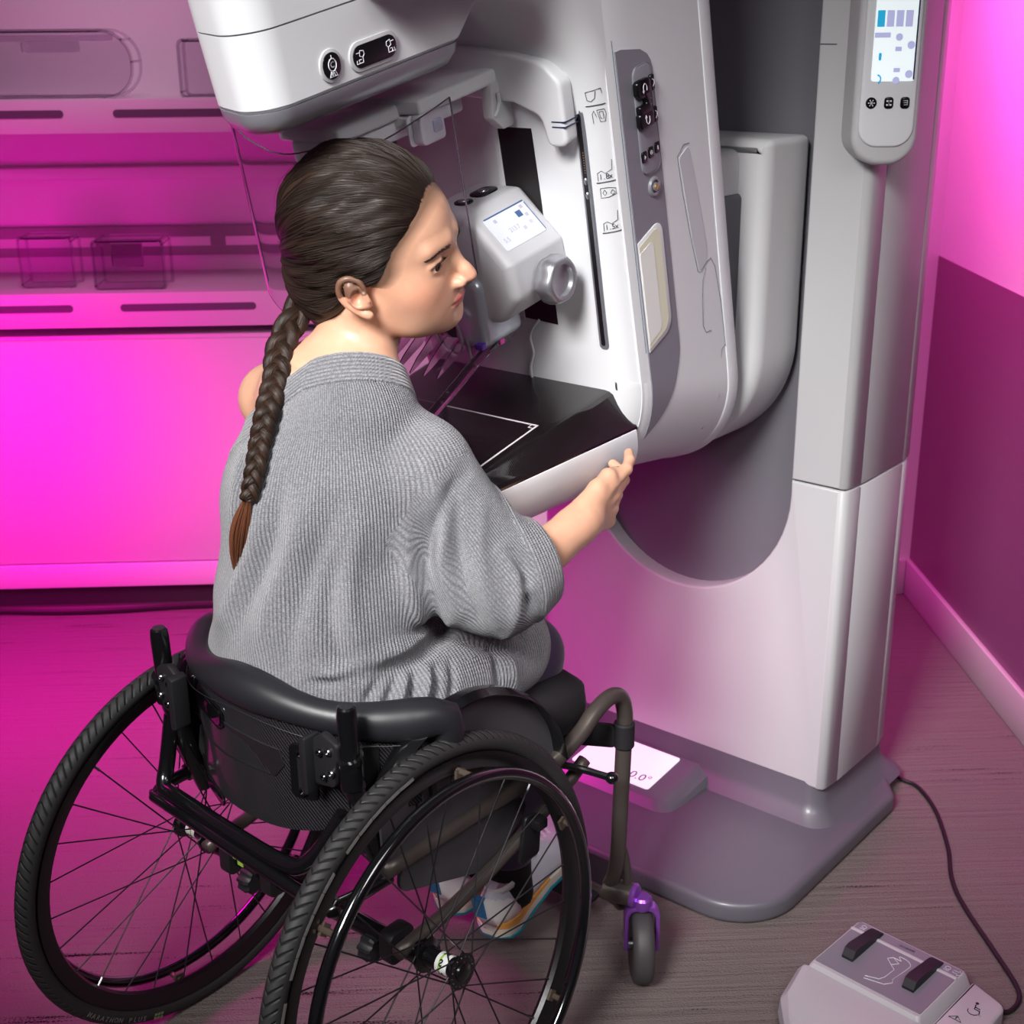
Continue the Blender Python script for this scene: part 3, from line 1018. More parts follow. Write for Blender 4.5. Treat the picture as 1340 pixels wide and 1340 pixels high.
# buttons on the right flank
HX = hc + hw
def HF(u, v, d):          # flank leans outwards with height
    return (HX + .0003 + (v - .60) * .05 + d, u, v)
mb = MB(M_G); mb.slab(rrect(-.618, .624, .036, .038, .018, 8), HF, -.001, .0022, .001, 2)
mb.slab(rrect(-.546, .622, .084, .035, .017, 8), HF, -.001, .0022, .001, 2)
mb.build('button_bezel', M_white, head)
for (cu, cv, w_, h_) in ((-.618, .624, .028, .030), (-.546, .622, .074, .026)):
    mb = MB(M_G); mb.slab(rrect(cu, cv, w_, h_, min(w_, h_) / 2 - .0005, 8), HF, .0015, .0034, .0008, 2)
    k = mb.build('head_button', M_black, head)
    mb = MB(M_G)
    D = .0037
    def ht(pts, r=.0005):
        mb.tube([HF(cu + a, cv + c, D) for a, c in pts], r, 4)
    if w_ < .04:
        mb.tube([HF(cu + .0062 * math.cos(R(a)), cv + .001 + .007 * math.sin(R(a)), D) for a in range(0, 360, 20)], .0006, 4, close=True)
        mb.text('C', .0095, lambda x, y, z: HF(cu + x, cv + .001 + y, D), .0002, bold=.0002)
        ht([(0, .008), (0, .012)]); ht([(-.003, -.006), (-.0062, -.012), (.0062, -.012), (.003, -.006)]); ht([(-.002, -.011), (-.001, -.007), (.001, -.007), (.002, -.011)])
    else:
        for sx in (-1, 1):
            c0 = sx * .025
            q = lambda pts: ht([(c0 + a * sx, c) for a, c in pts])
            q([(-.005, .006), (.001, .007), (.002, .001), (-.003, -.001), (-.006, .002), (-.005, .006)])
            q([(.001, .005), (.007, .005)]); q([(-.003, -.001), (-.003, -.007), (.003, -.007), (.004, -.003), (.0, -.003)]); q([(.004, -.007), (.008, -.007), (.007, -.003)])
    mb.build('button_icon', M_icon, k)

# ---- yoke and face shield carrier under the head
yz = lambda u, v, d: (u, -.256 - d, v)
mb = MB(M_G)
cxy = gcx - .0
hwk = .176 + .005
o = [(cxy - hwk, .428), (cxy - hwk + .030, .428), (cxy - hwk + .036, .462), (cxy - .10, .486), (cxy, .492), (cxy + .10, .486), (cxy + hwk - .036, .468), (cxy + hwk - .030, .428), (cxy + hwk + .004, .428), (cxy + hwk + .004, .515), (cxy + hwk - .022, .540), (cxy + .10, .552), (cxy, .562), (cxy - .10, .555), (cxy - hwk + .02, .54), (cxy - hwk, .51)]
mb.slab(fillet(o, [.008, .008, .02, 0, 0, 0, .02, .012, .012, .02, .03, 0, 0, 0, .03, .02], 4), yz, 0, .028, .006, 4)
yoke = mb.build('shield_yoke', M_white2, mach, sharp=30)
mb = MB(M_G)
for dz in (.463, .456):
    mb.box(cxy + hwk + .0025 - .020, cxy + hwk + .0048, -.2846, -.2556, dz - .0008, dz + .0008)
mb.build('yoke_stripe', mat('stripe_navy', (34, 44, 84), .4), yoke)
mb = MB(M_G)
bx0, bx1 = -.10, .055
mb.box(bx0, bx1, -.44, -.262, .512, .532, .005, 3)
mb.box(bx0, bx1 - .006, -.44, -.37, .494, .510, .004, 3)
mb.box(bx0 - .0, bx1 - .04, -.55, -.40, .506, .526, .006, 3)
mb.box(bx0 + .02, bx1 - .05, -.55, -.30, .478, .508, .006, 3)
mb.build('carrier_beam', M_white2, yoke, sharp=30)
mb = MB(M_G)
mb.slab(fillet([(-.26, .515), (-.30, .515), (-.305, .470), (-.285, .45), (-.262, .45)], .006, 3), YZ, .040, .058, .002, 2)
mb.tube([(.062, -.292, .502), (.062, -.291, .490), (.060, -.296, .478), (.058, -.300, .472)], .0028, 8)
mb.build('catch_lever', M_white, yoke, sharp=30)
# clip with grey button
mb = MB(M_G)
CLF = lambda u, v, d: (.052 + d, u, v)
mb.slab(rrect(-.4205, .4935, .046, .040, .007, 5), CLF, -.014, .004, .003, 3)
mb.slab(rrect(-.425, .4925, .048, .040, .007, 5), CLF, -.018, -.0145, .001, 2)
clip = mb.build('shield_clip', M_white2, yoke, sharp=30)
mb = MB(M_G); mb.slab(rrect(-.414, .4945, .017, .017, .0035, 4), CLF, .0035, .0075, .0015, 3)
mb.build('clip_button', mat('button_lilac_grey', (176, 178, 196), .35), clip)

# clear face shield: curved sheet
mb = MB(M_G)
top = [(.060, -.385, .522), (.056, -.44, .512), (.03, -.505, .496), (-.02, -.545, .500), (-.07, -.572, .498), (-.12, -.58, .516), (-.155, -.575, .540), (-.185, -.550, .548)]
tp = smooth_path(top, 5)
K = 10
def sheet(off):
    rows = []
    for i, p in enumerate(tp):
        t = i / (len(tp) - 1)
        drop = .240 + .0 * t
        row = []
        for j in range(K + 1):
            s = j / K
            row.append(Vector((p.x + .006 * s, p.y - off - .012 * s, p.z - drop * s)))
        rows.append(row)
    return rows
A = sheet(0.0); B = sheet(.0016)
vs = [p for r in A for p in r] + [p for r in B for p in r]
n1 = len(tp); W = K + 1; N = n1 * W; fs = []
for i in range(n1 - 1):
    for j in range(K):
        a = i * W + j
        fs.append((a, a + 1, a + W + 1, a + W)); fs.append((N + a, N + a + W, N + a + W + 1, N + a + 1))
edge = [j for j in range(W)] + [i * W + K for i in range(1, n1)] + [(n1 - 1) * W + j for j in range(K - 1, -1, -1)] + [i * W for i in range(n1 - 2, 0, -1)]
for i in range(len(edge)):
    a, b_ = edge[i], edge[(i + 1) % len(edge)]
    fs.append((a, b_, b_ + N, a + N))
mb.add(vs, fs)
shield = mb.build('face_shield', M_glassclear, mach, sharp=30)
mb = MB(M_G)
mb.tube([p + Vector((0, -.0008, 0)) for p in tp], .0011, 6)
mb.tube([p + Vector((0, -.0008, 0)) for p in A[-1]], .0013, 6)
mb.tube([p + Vector((0, -.0008, 0)) for p in A[0]], .0013, 6)
mb.build('shield_edge', mat('acrylic_edge', (120, 104, 120), .1, trans=.55, ior=1.4), shield)
# ================================================================== WHEELCHAIR (frame L)
M_tyre = mat('tyre_rubber', (38, 37, 38), 0.62, grain=0)
nt, b = nodes(M_tyre)
uvn = nt.nodes.new('ShaderNodeUVMap'); uvn.uv_map = 'UVMap'
sx = nt.nodes.new('ShaderNodeSeparateXYZ'); nt.links.new(uvn.outputs[0], sx.inputs[0])
def mnode(nt, op, a, c=None, d=None):
    n = nt.nodes.new('ShaderNodeMath'); n.operation = op
    for i, x in enumerate((a, c, d)):
        if x is None: continue
        if isinstance(x, (int, float)): n.inputs[i].default_value = x
        else: nt.links.new(x, n.inputs[i])
    return n.outputs[0]
ab = mnode(nt, 'ABSOLUTE', sx.outputs['Y'])
ph = mnode(nt, 'MULTIPLY_ADD', sx.outputs['X'], 74.0, mnode(nt, 'MULTIPLY', ab, 1.5))
fr = mnode(nt, 'FRACT', ph)
tri = mnode(nt, 'ABSOLUTE', mnode(nt, 'SUBTRACT', fr, .5))
gr = mnode(nt, 'SMOOTH_MIN', mnode(nt, 'MULTIPLY', tri, 5.0), 1.0, .1)
edge = mnode(nt, 'LESS_THAN', ab, .62)
hgt = mnode(nt, 'ADD', mnode(nt, 'MULTIPLY', mnode(nt, 'SUBTRACT', gr, 1.0), edge), 1.0)
bp = nt.nodes.new('ShaderNodeBump'); bp.inputs['Strength'].default_value = 1.0; bp.inputs['Distance'].default_value = .0016
nt.links.new(hgt, bp.inputs['Height']); nt.links.new(bp.outputs[0], b.inputs['Normal'])
rp = nt.nodes.new('ShaderNodeValToRGB'); rp.color_ramp.elements[0].color = srgb((12, 12, 12)); rp.color_ramp.elements[1].color = srgb((40, 39, 40))
nt.links.new(hgt, rp.inputs[0]); nt.links.new(rp.outputs[0], b.inputs['Base Color'])
M_rim = mat('rim_black', (16, 15, 17), 0.3)
M_blk = mat('frame_black', (14, 14, 16), 0.2, coat=.5)
M_blkm = mat('black_matt', (26, 25, 28), 0.5)
M_pad = mat('black_leatherette', (32, 32, 36), 0.4)
M_cushion = mat('cushion_black', (20, 18, 22), 0.75)
M_bronze = mat('bronze_frame', (86, 78, 74), 0.38, metal=.45)
M_purple = mat('purple_anodised', (150, 84, 190), 0.3, metal=.6)
M_steel = mat('steel', (150, 150, 154), 0.25, metal=1.0)
M_sidegrey = mat('side_guard_grey', (72, 70, 74), 0.45)
M_text = mat('tyre_lettering', (104, 102, 100), .6)
M_lime = mat('sticker_lime', (150, 196, 70), .5)
M_wht = mat('sticker_white', (226, 226, 226), .5)
M_cf = mat('carbon_shell', (24, 24, 27), 0.2, coat=.6, grain=0)
nt, b = nodes(M_cf)
tc = nt.nodes.new('ShaderNodeTexCoord'); wv = nt.nodes.new('ShaderNodeTexWave'); wv.inputs['Scale'].default_value = 95; wv.bands_direction = 'DIAGONAL'
rp = nt.nodes.new('ShaderNodeValToRGB'); rp.color_ramp.elements[0].color = srgb((16, 16, 18)); rp.color_ramp.elements[1].color = srgb((52, 50, 53))
nt.links.new(tc.outputs['Object'], wv.inputs['Vector']); nt.links.new(wv.outputs['Fac'], rp.inputs[0]); nt.links.new(rp.outputs[0], b.inputs['Base Color'])

chair = thing('wheelchair', 'black active wheelchair with cambered spoked wheels, carbon backrest and a purple front caster fork', 'wheelchair', (0, 0, 0), 'L')
RT = .31; CAM = .064


def uv_torus(mb, o, ax, Rr, r, n, m, flat, name, m_, parent, label=None):
    k0 = len(mb.v)
    mb.torus(o, ax, Rr, r, n, m, flat)
    ob = mb.build(name, m_, parent, label, sharp=0)
    me = ob.data
    uvl = me.uv_layers.new(name='UVMap')
    for p in me.polygons:
        idx = [v for v in p.vertices]
        I = [(v // m) for v in idx]; J = [(v % m) for v in idx]
        wrapI = max(I) - min(I) > 1; 
        for li, i, j in zip(p.loop_indices, I, J):
            if wrapI and i == 0: i = n
            b_ = 2 * PI * j / m
            if b_ > PI: b_ -= 2 * PI
            # parameter: 0 at the outer crown, +-1 on the sidewall
            uvl.data[li].uv = (2 * PI * Rr * i / n, b_ / (PI / 2) * .8)
    return ob


def wheel(s):
    c = Vector((s * .25, 0, RT * math.cos(CAM)))
    ax = Vector((s * math.cos(CAM), 0, math.sin(CAM))).normalized()     # outward
    up = Vector((-s * math.sin(CAM), 0, math.cos(CAM))); fd = Vector((0, 1, 0))
    P = lambda r, a, h: c + (fd * math.cos(a) + up * math.sin(a)) * r + ax * h
    # rim: deep section
    mb = MB()
    n = 96; prof = [(.284, -.011), (.287, 0.0), (.284, .011), (.277, .0105), (.262, .006), (.259, 0), (.262, -.006), (.277, -.0105)]
    mb.loft([[P(r, 2 * PI * i / n, h) for r, h in prof] for i in range(n)], close=True)
    w = mb.build('wheel', M_rim, chair)
    ty = uv_torus(MB(), c, ax, .2965, .0140, 120, 16, 1.0, 'tyre', M_tyre, w)
    # side wall lettering
    if s < 0:
        def arc_text(body, a0, size, rr, h, m_, nm):
            mb = MB()
            adv = size * .92 / rr
            for i, ch in enumerate(body):
                if ch == ' ': continue
                a = a0 + i * adv
                mb.text(ch, size, lambda x, y, z, a=a: P(rr - y * 1.0, a + x / rr, -h - z), .0002, bold=.0001)
            return mb.build(nm, m_, ty)
        arc_text('MARATHON PLUS', R(180 + 42), .0105, .2985, .0142, M_text, 'sidewall_lettering')
        mb = MB(); a0 = R(180 + 42) + 14.2 * .0105 * .92 / .2985
        for k in range(3):
            for q in (-.003, .003):
                mb.loft([[P(.2985 + q + dr, a0 + k * .02 + da, -.0140) for dr, da in ((-.002, -.007), (-.002, .007), (.002, .007), (.002, -.007))], [P(.2985 + q + dr, a0 + k * .02 + da, -.0146) for dr, da in ((-.002, -.007), (-.002, .007), (.002, .007), (.002, -.007))]])
        mb.build('sidewall_badge', mat('badge_olive', (128, 128, 96), .5), ty)
    else:
        for g6 in range(5):
            mb = MB()
            for k in range(6 * g6, 6 * g6 + 5):
                a0 = R(100 + k * 5.0)
                mb.loft([[P(.2925 + dr, a0 + da, .0141) for dr, da in ((-.0022, -.042), (-.0022, .042), (.0022, .042), (.0022, -.042))] , [P(.2925 + dr, a0 + da, .0145) for dr, da in ((-.0022, -.042), (-.0022, .042), (.0022, .042), (.0022, -.042))]])
            mb.build('sidewall_mark', M_text, ty)
    # hand rim with six tabs
    mb = MB(); mb.torus(c + ax * .036, ax, .262, .0088, 96, 12)
    mb.build('hand_rim', mat('hand_rim_black', (12, 12, 14), .12, coat=1.0), w)
    for i in range(6):
        a = R(20 + 60 * i)
        mb = MB(); mb.tube([P(.266, a, .008), P(.265, a, .030)], .0045, 8); mb.loft([[P(.262 + dr, a + da, .010) for dr, da in ((-.006, -.03), (-.006, .03), (.006, .03), (.006, -.03))], [P(.262 + dr, a + da, .014) for dr, da in ((-.006, -.03), (-.006, .03), (.006, .03), (.006, -.03))]])
        mb.build('rim_tab', mat('tab_brass', (92, 80, 70), .4, metal=.4), w)
    # hub
    mb = MB()
    mb.lathe([(.008, -.050), (.017, -.048), (.017, -.034), (.0235, -.032), (.0235, -.027), (.015, -.025), (.0135, -.020), (.0135, .020), (.0145, .026), (.0235, .028), (.0245, .033), (.0135, .0335), (.0125, .0365), (.010, .0375), (.002, .0378)], c, ax, 32)
    hub = mb.build('hub', M_blk, w, sharp=30)
    mb = MB(); mb.lathe([(.0140, -.004), (.0140, .016)], c, ax, 32); mb.build('hub_sticker', M_wht, hub)
    mb = MB(); mb.lathe([(.0143, .002), (.0143, .005)], c, ax, 32)
    mb.build('hub_stripe', M_lime, hub)
    mb = MB()
    for k in range(5):
        mb.text('SM'[k % 2], .013, lambda x, y, z, k=k: P(.0146 + z, R(70 * k) + y / .0146, .006 + x * .9), .0002, bold=.0006)
    mb.build('hub_lettering', mat('hub_letter_dark', (24, 24, 24), .5), hub)
    mb = MB()
    for k in range(16):
        a = 2 * PI * k / 16
        mb.lathe([(.0012, 0), (.0012, .0008)], P(.0200, a, .0330), ax, 6)
    mb.build('flange_rivets', M_steel, hub)
    # crossed spokes
    N = 28
    for i in range(N):
        a = 2 * PI * i / N + .05
        side = 1 if i % 2 else -1
        tw = (1 if (i // 2) % 2 else -1) * 1.15
        p0 = P(.262, a, 0); p1 = P(.0205, a + tw, .0305 * side)
        mb = MB(); mb.tube([p0, p1], .00115, 6)
        mb.build('spoke', M_blkm if i not in (9,) else M_steel, w)
        mb = MB() if i == 0 else mb
        if i % 7 == 3:
            m2 = MB(); m2.tube([p0, p0.lerp(p1, .06)], .0022, 6); m2.build('nipple', M_steel, w)
    return w


wheel(-1); wheel(1)

# ---- axle assembly
mb = MB(); mb.tube([(-.205, 0, .300), (.205, 0, .300)], .0135, 16); mb.build('camber_tube', M_blk, chair)
for x in (-.165, .165, -.075):
    mb = MB(); mb.slab(rrect(0, .302, .046, .048, .010, 4), YZ, x - .012, x + .012, .003, 2); 
    mb.build('axle_clamp', M_blkm, chair)
for x in (-.118, .130):
    mb = MB()
    kn = [1 + .08 * (1 if (i // 2) % 2 else -1) for i in range(32)]
    mb.loft([[(x + h, r * k * math.cos(2 * PI * i / 32) - .012, .285 + r * k * math.sin(2 * PI * i / 32)) for i, k in enumerate(kn)] for r, h in ((.010, -.012), (.019, -.010), (.020, .006), (.016, .012), (.001, .013))])
    mb.build('clamp_knob', M_blkm, chair)
mb = MB(); mb.slab(rrect(-.013, .316, .010, .014, .002), YZ, -.150, -.1455); mb.box(-.142, -.130, -.0165, -.0150, .302, .312)
mb.build('axle_sticker', M_lime, chair)

# ---- rear tubes under the backrest
mb = MB()
mb.tube(smooth_path([(-.182, -.075, .56), (-.186, -.088, .49), (-.178, -.102, .462), (-.15, -.106, .458), (0, -.115, .455), (.09, -.120, .457), (.125, -.116, .468), (.150, -.104, .500), (.172, -.088, .545)], 6), .0115, 12)
mb.build('rear_bar', M_blk, chair)
mb = MB()
mb.tube(smooth_path([(-.196, -.03, .452), (-.197, -.085, .450), (-.188, -.108, .446), (-.16, -.113, .444), (.16, -.135, .440), (.190, -.120, .440), (.197, -.04, .440)], 6), .0095, 12)
mb.build('rigidizer_bar', M_blk, chair)
# canes with stub tops and clamps
for s in (-1, 1):
    x = s * .181
    mb = MB(); mb.tube([(x, -.030, .43), (x, -.055, .50), (x, -.077, .585)], .0135, 14)
    cane = mb.build('backrest_cane', M_blk, chair)
    mb = MB(); mb.tube([(x, -.078, .585), (x, -.080, .625)], .0165, 16); mb.tube([(x, -.080, .620), (x, -.082, .628)], .0178, 16)
    mb.build('cane_collar', M_blk, cane)
    mb = MB(); mb.lathe([(.0125, 0), (.0128, .06), (.0115, .072), (.009, .0745)], (x, -.081, .622), (0, -.03, 1), 20)
    mb.build('cane_stub', M_blk, cane)
    mb = MB()
    mb.slab(fillet([(x - .050 * s, .578), (x - .012 * s, .585), (x - .004 * s, .645), (x - .032 * s, .655), (x - .054 * s, .638)], .008, 4), XZ, -.098, -.086, .003, 2)
    mb.slab(fillet([(x - .058 * s, .570), (x - .046 * s, .568), (x - .046 * s, .650), (x - .058 * s, .644)], .004, 3), XZ, -.112, -.086, .002, 2)
    cl = mb.build('backrest_clamp', M_blkm, chair, sharp=30)
    for (dx, z) in ((.034, .628), (.028, .596), (.014, .606), (.018, .634)):
        mb = MB(); mb.lathe([(.0052, 0), (.0052, .003), (.0042, .0042), (.0026, .0042), (.0026, .002)], (x - dx * s, -.0985, z), (0, -1, 0), 16)
        mb.build('clamp_bolt', M_blk if dx > .02 else M_steel, cl)

# ---- back shell
def back_y(x):
    return -.086 + .100 * (abs(x) / .205) ** 2.6


def shell_pt(x, z, off):
    # outward normal in plan
    e = .002
    d = Vector((2 * e, back_y(x + e) - back_y(x - e))); nrm = Vector((d.y, -d.x)).normalized()
    return Vector((x + nrm.x * off, back_y(x) + nrm.y * off, z))


def shell_low(x):
    return .478 + .05 * (abs(x) / .2) ** 2.2
def shell_top(x):
    return .640 + .010 * math.cos(x / .2 * PI)


mb = MB()
n = 44; m = 8
rows = []
for k, off in enumerate((0.0, .007)):
    for i in range(n + 1):
        x = -.207 + .414 * i / n
        z0, z1 = shell_low(x), shell_top(x)
        rows.append([shell_pt(x, z0 + (z1 - z0) * j / m, off) for j in range(m + 1)])
vs = [p for r in rows for p in r]; W = m + 1; N = (n + 1) * W; fs = []
for i in range(n):
    for j in range(m):
        a = i * W + j
        fs.append((a, a + W, a + W + 1, a + 1)); fs.append((N + a, N + a + 1, N + a + W + 1, N + a + W))
edge = [j for j in range(W)] + [i * W + m for i in range(1, n + 1)] + [n * W + j for j in range(m - 1, -1, -1)] + [i * W for i in range(n - 1, 0, -1)]
for i in range(len(edge)):
    a, b_ = edge[i], edge[(i + 1) % len(edge)]
    fs.append((a, a + N, b_ + N, b_))
mb.add(vs, fs)
shell = mb.build('back_shell', M_cf, chair, sharp=40)


def on_shell(mb, outline, off, th, nx=1):
    """small plate bent onto the back of the shell; outline in (x, z)"""
    mb.slab(outline, lambda u, v, d: shell_pt(u, v, d), off, off + th, .0008, 1)


dense = lambda pts, k=5: [tuple(Vector(pts[i]).lerp(Vector(pts[(i + 1) % len(pts)]), j / k)) for i in range(len(pts)) for j in range(k)]
mb = MB(); on_shell(mb, dense([(-.148, .600), (-.135, .608), (-.05, .603), (.06, .598), (.065, .575), (.05, .556), (-.04, .553), (-.10, .556), (-.135, .575)]), .006, .003)
mb.build('shell_panel', M_blkm, shell)
mb = MB(); on_shell(mb, fillet([(-.118, .598), (-.048, .592), (-.048, .617), (-.118, .624)], .011, 6), .007, .0045)
mb.build('handle_opening', mat('gloss_insert', (8, 8, 10), .08, coat=1.0), shell)
mb = MB()
ho = fillet([(-.122, .594), (-.044, .588), (-.044, .621), (-.122, .628)], .013, 6)
mb.tube([shell_pt(u, v, .0095) for u, v in ho], .0013, 6, close=True); mb.build('handle_lip', M_blk, shell)
mb = MB(); on_shell(mb, dense(fillet([(-.205, .500), (-.150, .480), (-.06, .466), (-.06, .484), (-.14, .498), (-.204, .522)], .004, 2), 2), .006, .004)
mb.build('shell_edge_trim', M_blk, shell)
for xc in (-.172, .092):
    w_ = .022 if xc < 0 else .034
    mb = MB(); on_shell(mb, rrect(xc, .575, w_, .078, .009, 4), .007, .0045)
    pl = mb.build('mounting_plate', M_blk, shell)
    mb = MB(); on_shell(mb, rrect(xc, .577, .010, .060, .0045, 4), .011, .0035); mb.build('slot_bracket', M_blkm, pl)
    for z in (.603, .549):
        mb = MB(); mb.lathe([(.0062, 0), (.0062, .003), (.005, .0045), (.0028, .0045), (.0028, .002)], shell_pt(xc, z, .013), shell_pt(xc, z, 1) - shell_pt(xc, z, 0), 16)
        mb.build('plate_bolt', M_blk, pl)
mb = MB(); on_shell(mb, dense([(.108, .560), (.172, .556), (.172, .618), (.108, .612)], 4), .006, .004); mb.build('clamp_plate', M_blkm, shell)

# padding: fat rolled top edge and inner pad
mb = MB()
pts = []; rad = []
for i in range(41):
    t = i / 40; x = -.214 + .428 * t
    p = shell_pt(max(-.207, min(.207, x)), 0, -.002)
    z = .655 + .010 * math.cos(x / .2 * PI)
    pts.append((x * 1.0, p.y, z)); rad.append(.0285 * (1 - .25 * math.cos(x / .2 * PI * .9) * 0) * (0.86 + .14 * math.cos(t * 4 * PI)))
# ends roll down and forward
pts = [(-.222, .050, .600), (-.224, .045, .640)] + pts[1:-1] + [(.224, .045, .640), (.222, .050, .600), (.216, .052, .555)]
rad = [.014, .022] + rad[1:-1] + [.024, .020, .012]
mb.tube(smooth_path(pts, 2), [r for i in range(len(rad)) for r in ([rad[i]] if i == len(rad) - 1 else [rad[i], (rad[i] + rad[i + 1]) / 2])], 16, flat=.9)
pad = mb.build('back_pad', M_pad, chair, sharp=0)
mb = MB()
mb.loft([[shell_pt(-.203 + .406 * i / 30, z, off) for z, off in ((.50, -.001), (.50, -.022), (.64, -.030), (.655, -.005))] for i in range(31)])
mb.build('pad_lining', M_cushion, pad)
mb = MB()
sp = [shell_pt(-.19 + .38 * i / 50, .648 + .010 * math.cos((-.19 + .38 * i / 50) / .2 * PI) - .016, .0205) for i in range(51)]
mb.tube(sp, .0007, 4); mb.build('pad_seam', M_blkm, pad)
for s in (1, -1):
    # webbing lacing at the pad ends
    mb = MB()
    mb.tube([(s * .214, -.005, .60), (s * .220, .02, .565), (s * .214, .03, .53)], .006, 8)
    mb.build('pad_strap', M_blkm, pad)

# ---- seat
mb = MB(); mb.box(-.185, .185, -.04, .39, .452, .468, .006); mb.build('seat_sling', M_blkm, chair)
mb = MB()
mb.loft([[(u, v, z) for u, v in rrect(0, .185, w_, l_, .05, 6)] for z, w_, l_ in ((.466, .35, .44), (.474, .375, .465), (.500, .385, .475), (.528, .38, .47), (.541, .355, .445), (.545, .31, .40))])
mb.build('seat_cushion', M_cushion, chair, sharp=0)

# ---- side frames
for s in (-1, 1):
    x = s * .205
    pth = [(s * .196, -.05, .452), (s * .198, .10, .452), (s * .203, .27, .455), (s * .208, .345, .478), (s * .210, .385, .502), (s * .211, .420, .512), (s * .2115, .447, .503), (s * .212, .459, .478), (s * .212, .461, .44), (s * .212, .455, .32), (s * .213, .448, .22), (s * .208, .446, .185), (s * .200, .447, .165)]
    mb = MB(); mb.tube(smooth_path(pth, 6), .0127, 14)
    fr_ = mb.build('side_frame', M_bronze, chair, sharp=0)
    mb = MB(); mb.tube(smooth_path([(s * .196, -.03, .315), (s * .198, .08, .330), (s * .200, .20, .360), (s * .204, .32, .405), (s * .207, .365, .43)], 5), .0105, 10)
    mb.build('lower_frame_tube', M_bronze, chair, sharp=0)
    mb = MB(); mb.tube(smooth_path([(s * .213, .455, .245), (s * .222, .457, .215), (s * .228, .455, .18), (s * .222, .452, .150)], 5), .007, 10)
    mb.build('caster_brace', M_bronze, fr_, sharp=0)
    # strap round the front tube
    mb = MB()
    mb.lathe([(.0145, 0), (.0165, .003), (.0165, .040), (.0145, .043)], (s * .212, .460, .412), (0, 0, 1), 20)
    mb.slab(fillet([(s * .205, .412), (s * .06, .372), (s * .05, .392), (s * .10, .425), (s * .205, .452)], .012, 5), XZ, .446, .456, .003, 2)
    mb.build('calf_strap', M_cushion, chair, sharp=30)
    # caster
    hx = s * .205
    mb = MB(); mb.tube([(hx - s * .012, .445, .156), (hx + s * .034, .456, .156)], .019, 18)
    ho_ = mb.build('caster_housing', M_bronze, chair, sharp=40)
    ck = Vector((s * .250, .466, 0))
    hd = Vector((-.60, .72, 0)).normalized() if s > 0 else Vector((.1, .99, 0)).normalized()
    sd = Vector((hd.y, -hd.x, 0))
    top = ck + Vector((0, 0, .152))
    mb = MB(); mb.lathe([(.019, -.001), (.020, .003), (.017, .007), (.010, .008)], (hx + s * .034, .456, .156), (s, .2, 0), 24)
    mb.build('caster_cap', M_purple, ho_)
    mb = MB()
    mb.lathe([(.014, 0), (.0155, .004), (.0155, .018), (.012, .022)], top - Vector((0, 0, .020)), (0, 0, 1), 20)
    arch = []
    for q in (-1, 1):
        pass
    hubz = .0640
    o = [(-.0215, hubz - .008), (-.0215, .118), (-.016, .131), (.016, .131), (.0215, .118), (.0215, hubz - .008), (.0285, hubz - .008), (.0285, .124), (.021, .1385), (-.021, .1385), (-.0285, .124), (-.0285, hubz - .008)]
    mb.slab(fillet(o, [.0, .012, .012, .012, .012, 0, .003, .012, .01, .01, .012, .003], 3), lambda u, v, d: tuple(ck + sd * u + hd * d + Vector((0, 0, v))), -.011, .011, .002, 2)
    fk = mb.build('caster_fork', M_purple, chair, sharp=35)
    cc = ck + Vector((0, 0, .0635))
    mb = MB(); mb.lathe([(.010, -.028), (.010, .028)], cc, sd, 12); mb.build('caster_axle', M_steel, fk)
    mb = MB()
    mb.lathe([(.030, -.014), (.052, -.0175), (.060, -.015), (.0635, -.007), (.0635, .007), (.060, .015), (.052, .0175), (.030, .014), (.012, .012), (.012, -.012)], cc, sd, 48)
    mb.build('caster_wheel', mat('caster_rubber', (62, 58, 60), .55), chair, sharp=50)

# side guard with rolled fender
for s in (-1, 1):
    top = smooth_path([(-.055, .585, 0), (-.02, .618, 0), (.04, .642, 0), (.11, .645, 0), (.18, .622, 0), (.24, .580, 0), (.285, .520, 0), (.30, .47, 0)], 4)
    mb = MB()
    o = [(p.x, p.y) for p in top] + [(.28, .44), (-.05, .44)]
    mb.slab(o, YZ, s * .196, s * .200)
    g = mb.build('side_guard', M_sidegrey, chair, sharp=30)
    mb = MB()
    mb.loft([[(s * .196, p.x, p.y), (s * .200, p.x, p.y + .003), (s * .214, p.x, p.y + .004), (s * .226, p.x, p.y - .003), (s * .225, p.x, p.y - .005), (s * .213, p.x, p.y + .000), (s * .201, p.x, p.y - .002)] for p in top])
    mb.build('fender', M_blk, g, sharp=30)
    mb = MB(); mb.slab(fillet([(-.02, .40), (.16, .34), (.26, .40), (.20, .452), (0, .452)], .02, 4), YZ, s * .184, s * .190)
    mb.build('side_panel', M_sidegrey, chair)

# footrest
mb = MB()
mb.tube(smooth_path([(.204, .447, .165), (.200, .470, .120), (.180, .505, .085), (.14, .530, .070), (.0, .540, .066), (-.14, .530, .070), (-.18, .505, .085), (-.200, .470, .120), (-.204, .447, .165)], 6), .0095, 12)
mb.build('footrest_tube', M_bronze, chair, sharp=0)
mb = MB()
mb.slab(rrect(0, 0, .25, .10, .02, 6), lambda u, v, d: (u, .545 + v, .068 + v * .22 + d), 0, .008, .003, 2)
mb.build('footplate', M_blkm, chair)
# brake levers
for s in (-1, 1):
    mb = MB()
    mb.tube(smooth_path([(s * .205, .295, .455), (s * .222, .325, .440), (s * .262, .350, .428)], 5), .0055, 10)
    mb.ball((s * .266, .352, .427), (.010, .010, .009), 14, 10)
    mb.build('brake_lever', M_blk, chair)
    mb = MB(); mb.slab(fillet([(.20, .335), (.245, .335), (.25, .40), (.215, .41)], .008, 3), YZ, s * .210, s * .217, .002, 2); mb.box(*sorted((s * .205, s * .232)), .225, .245, .385, .400, .002)
    mb.build('brake_bracket', M_blkm, chair)
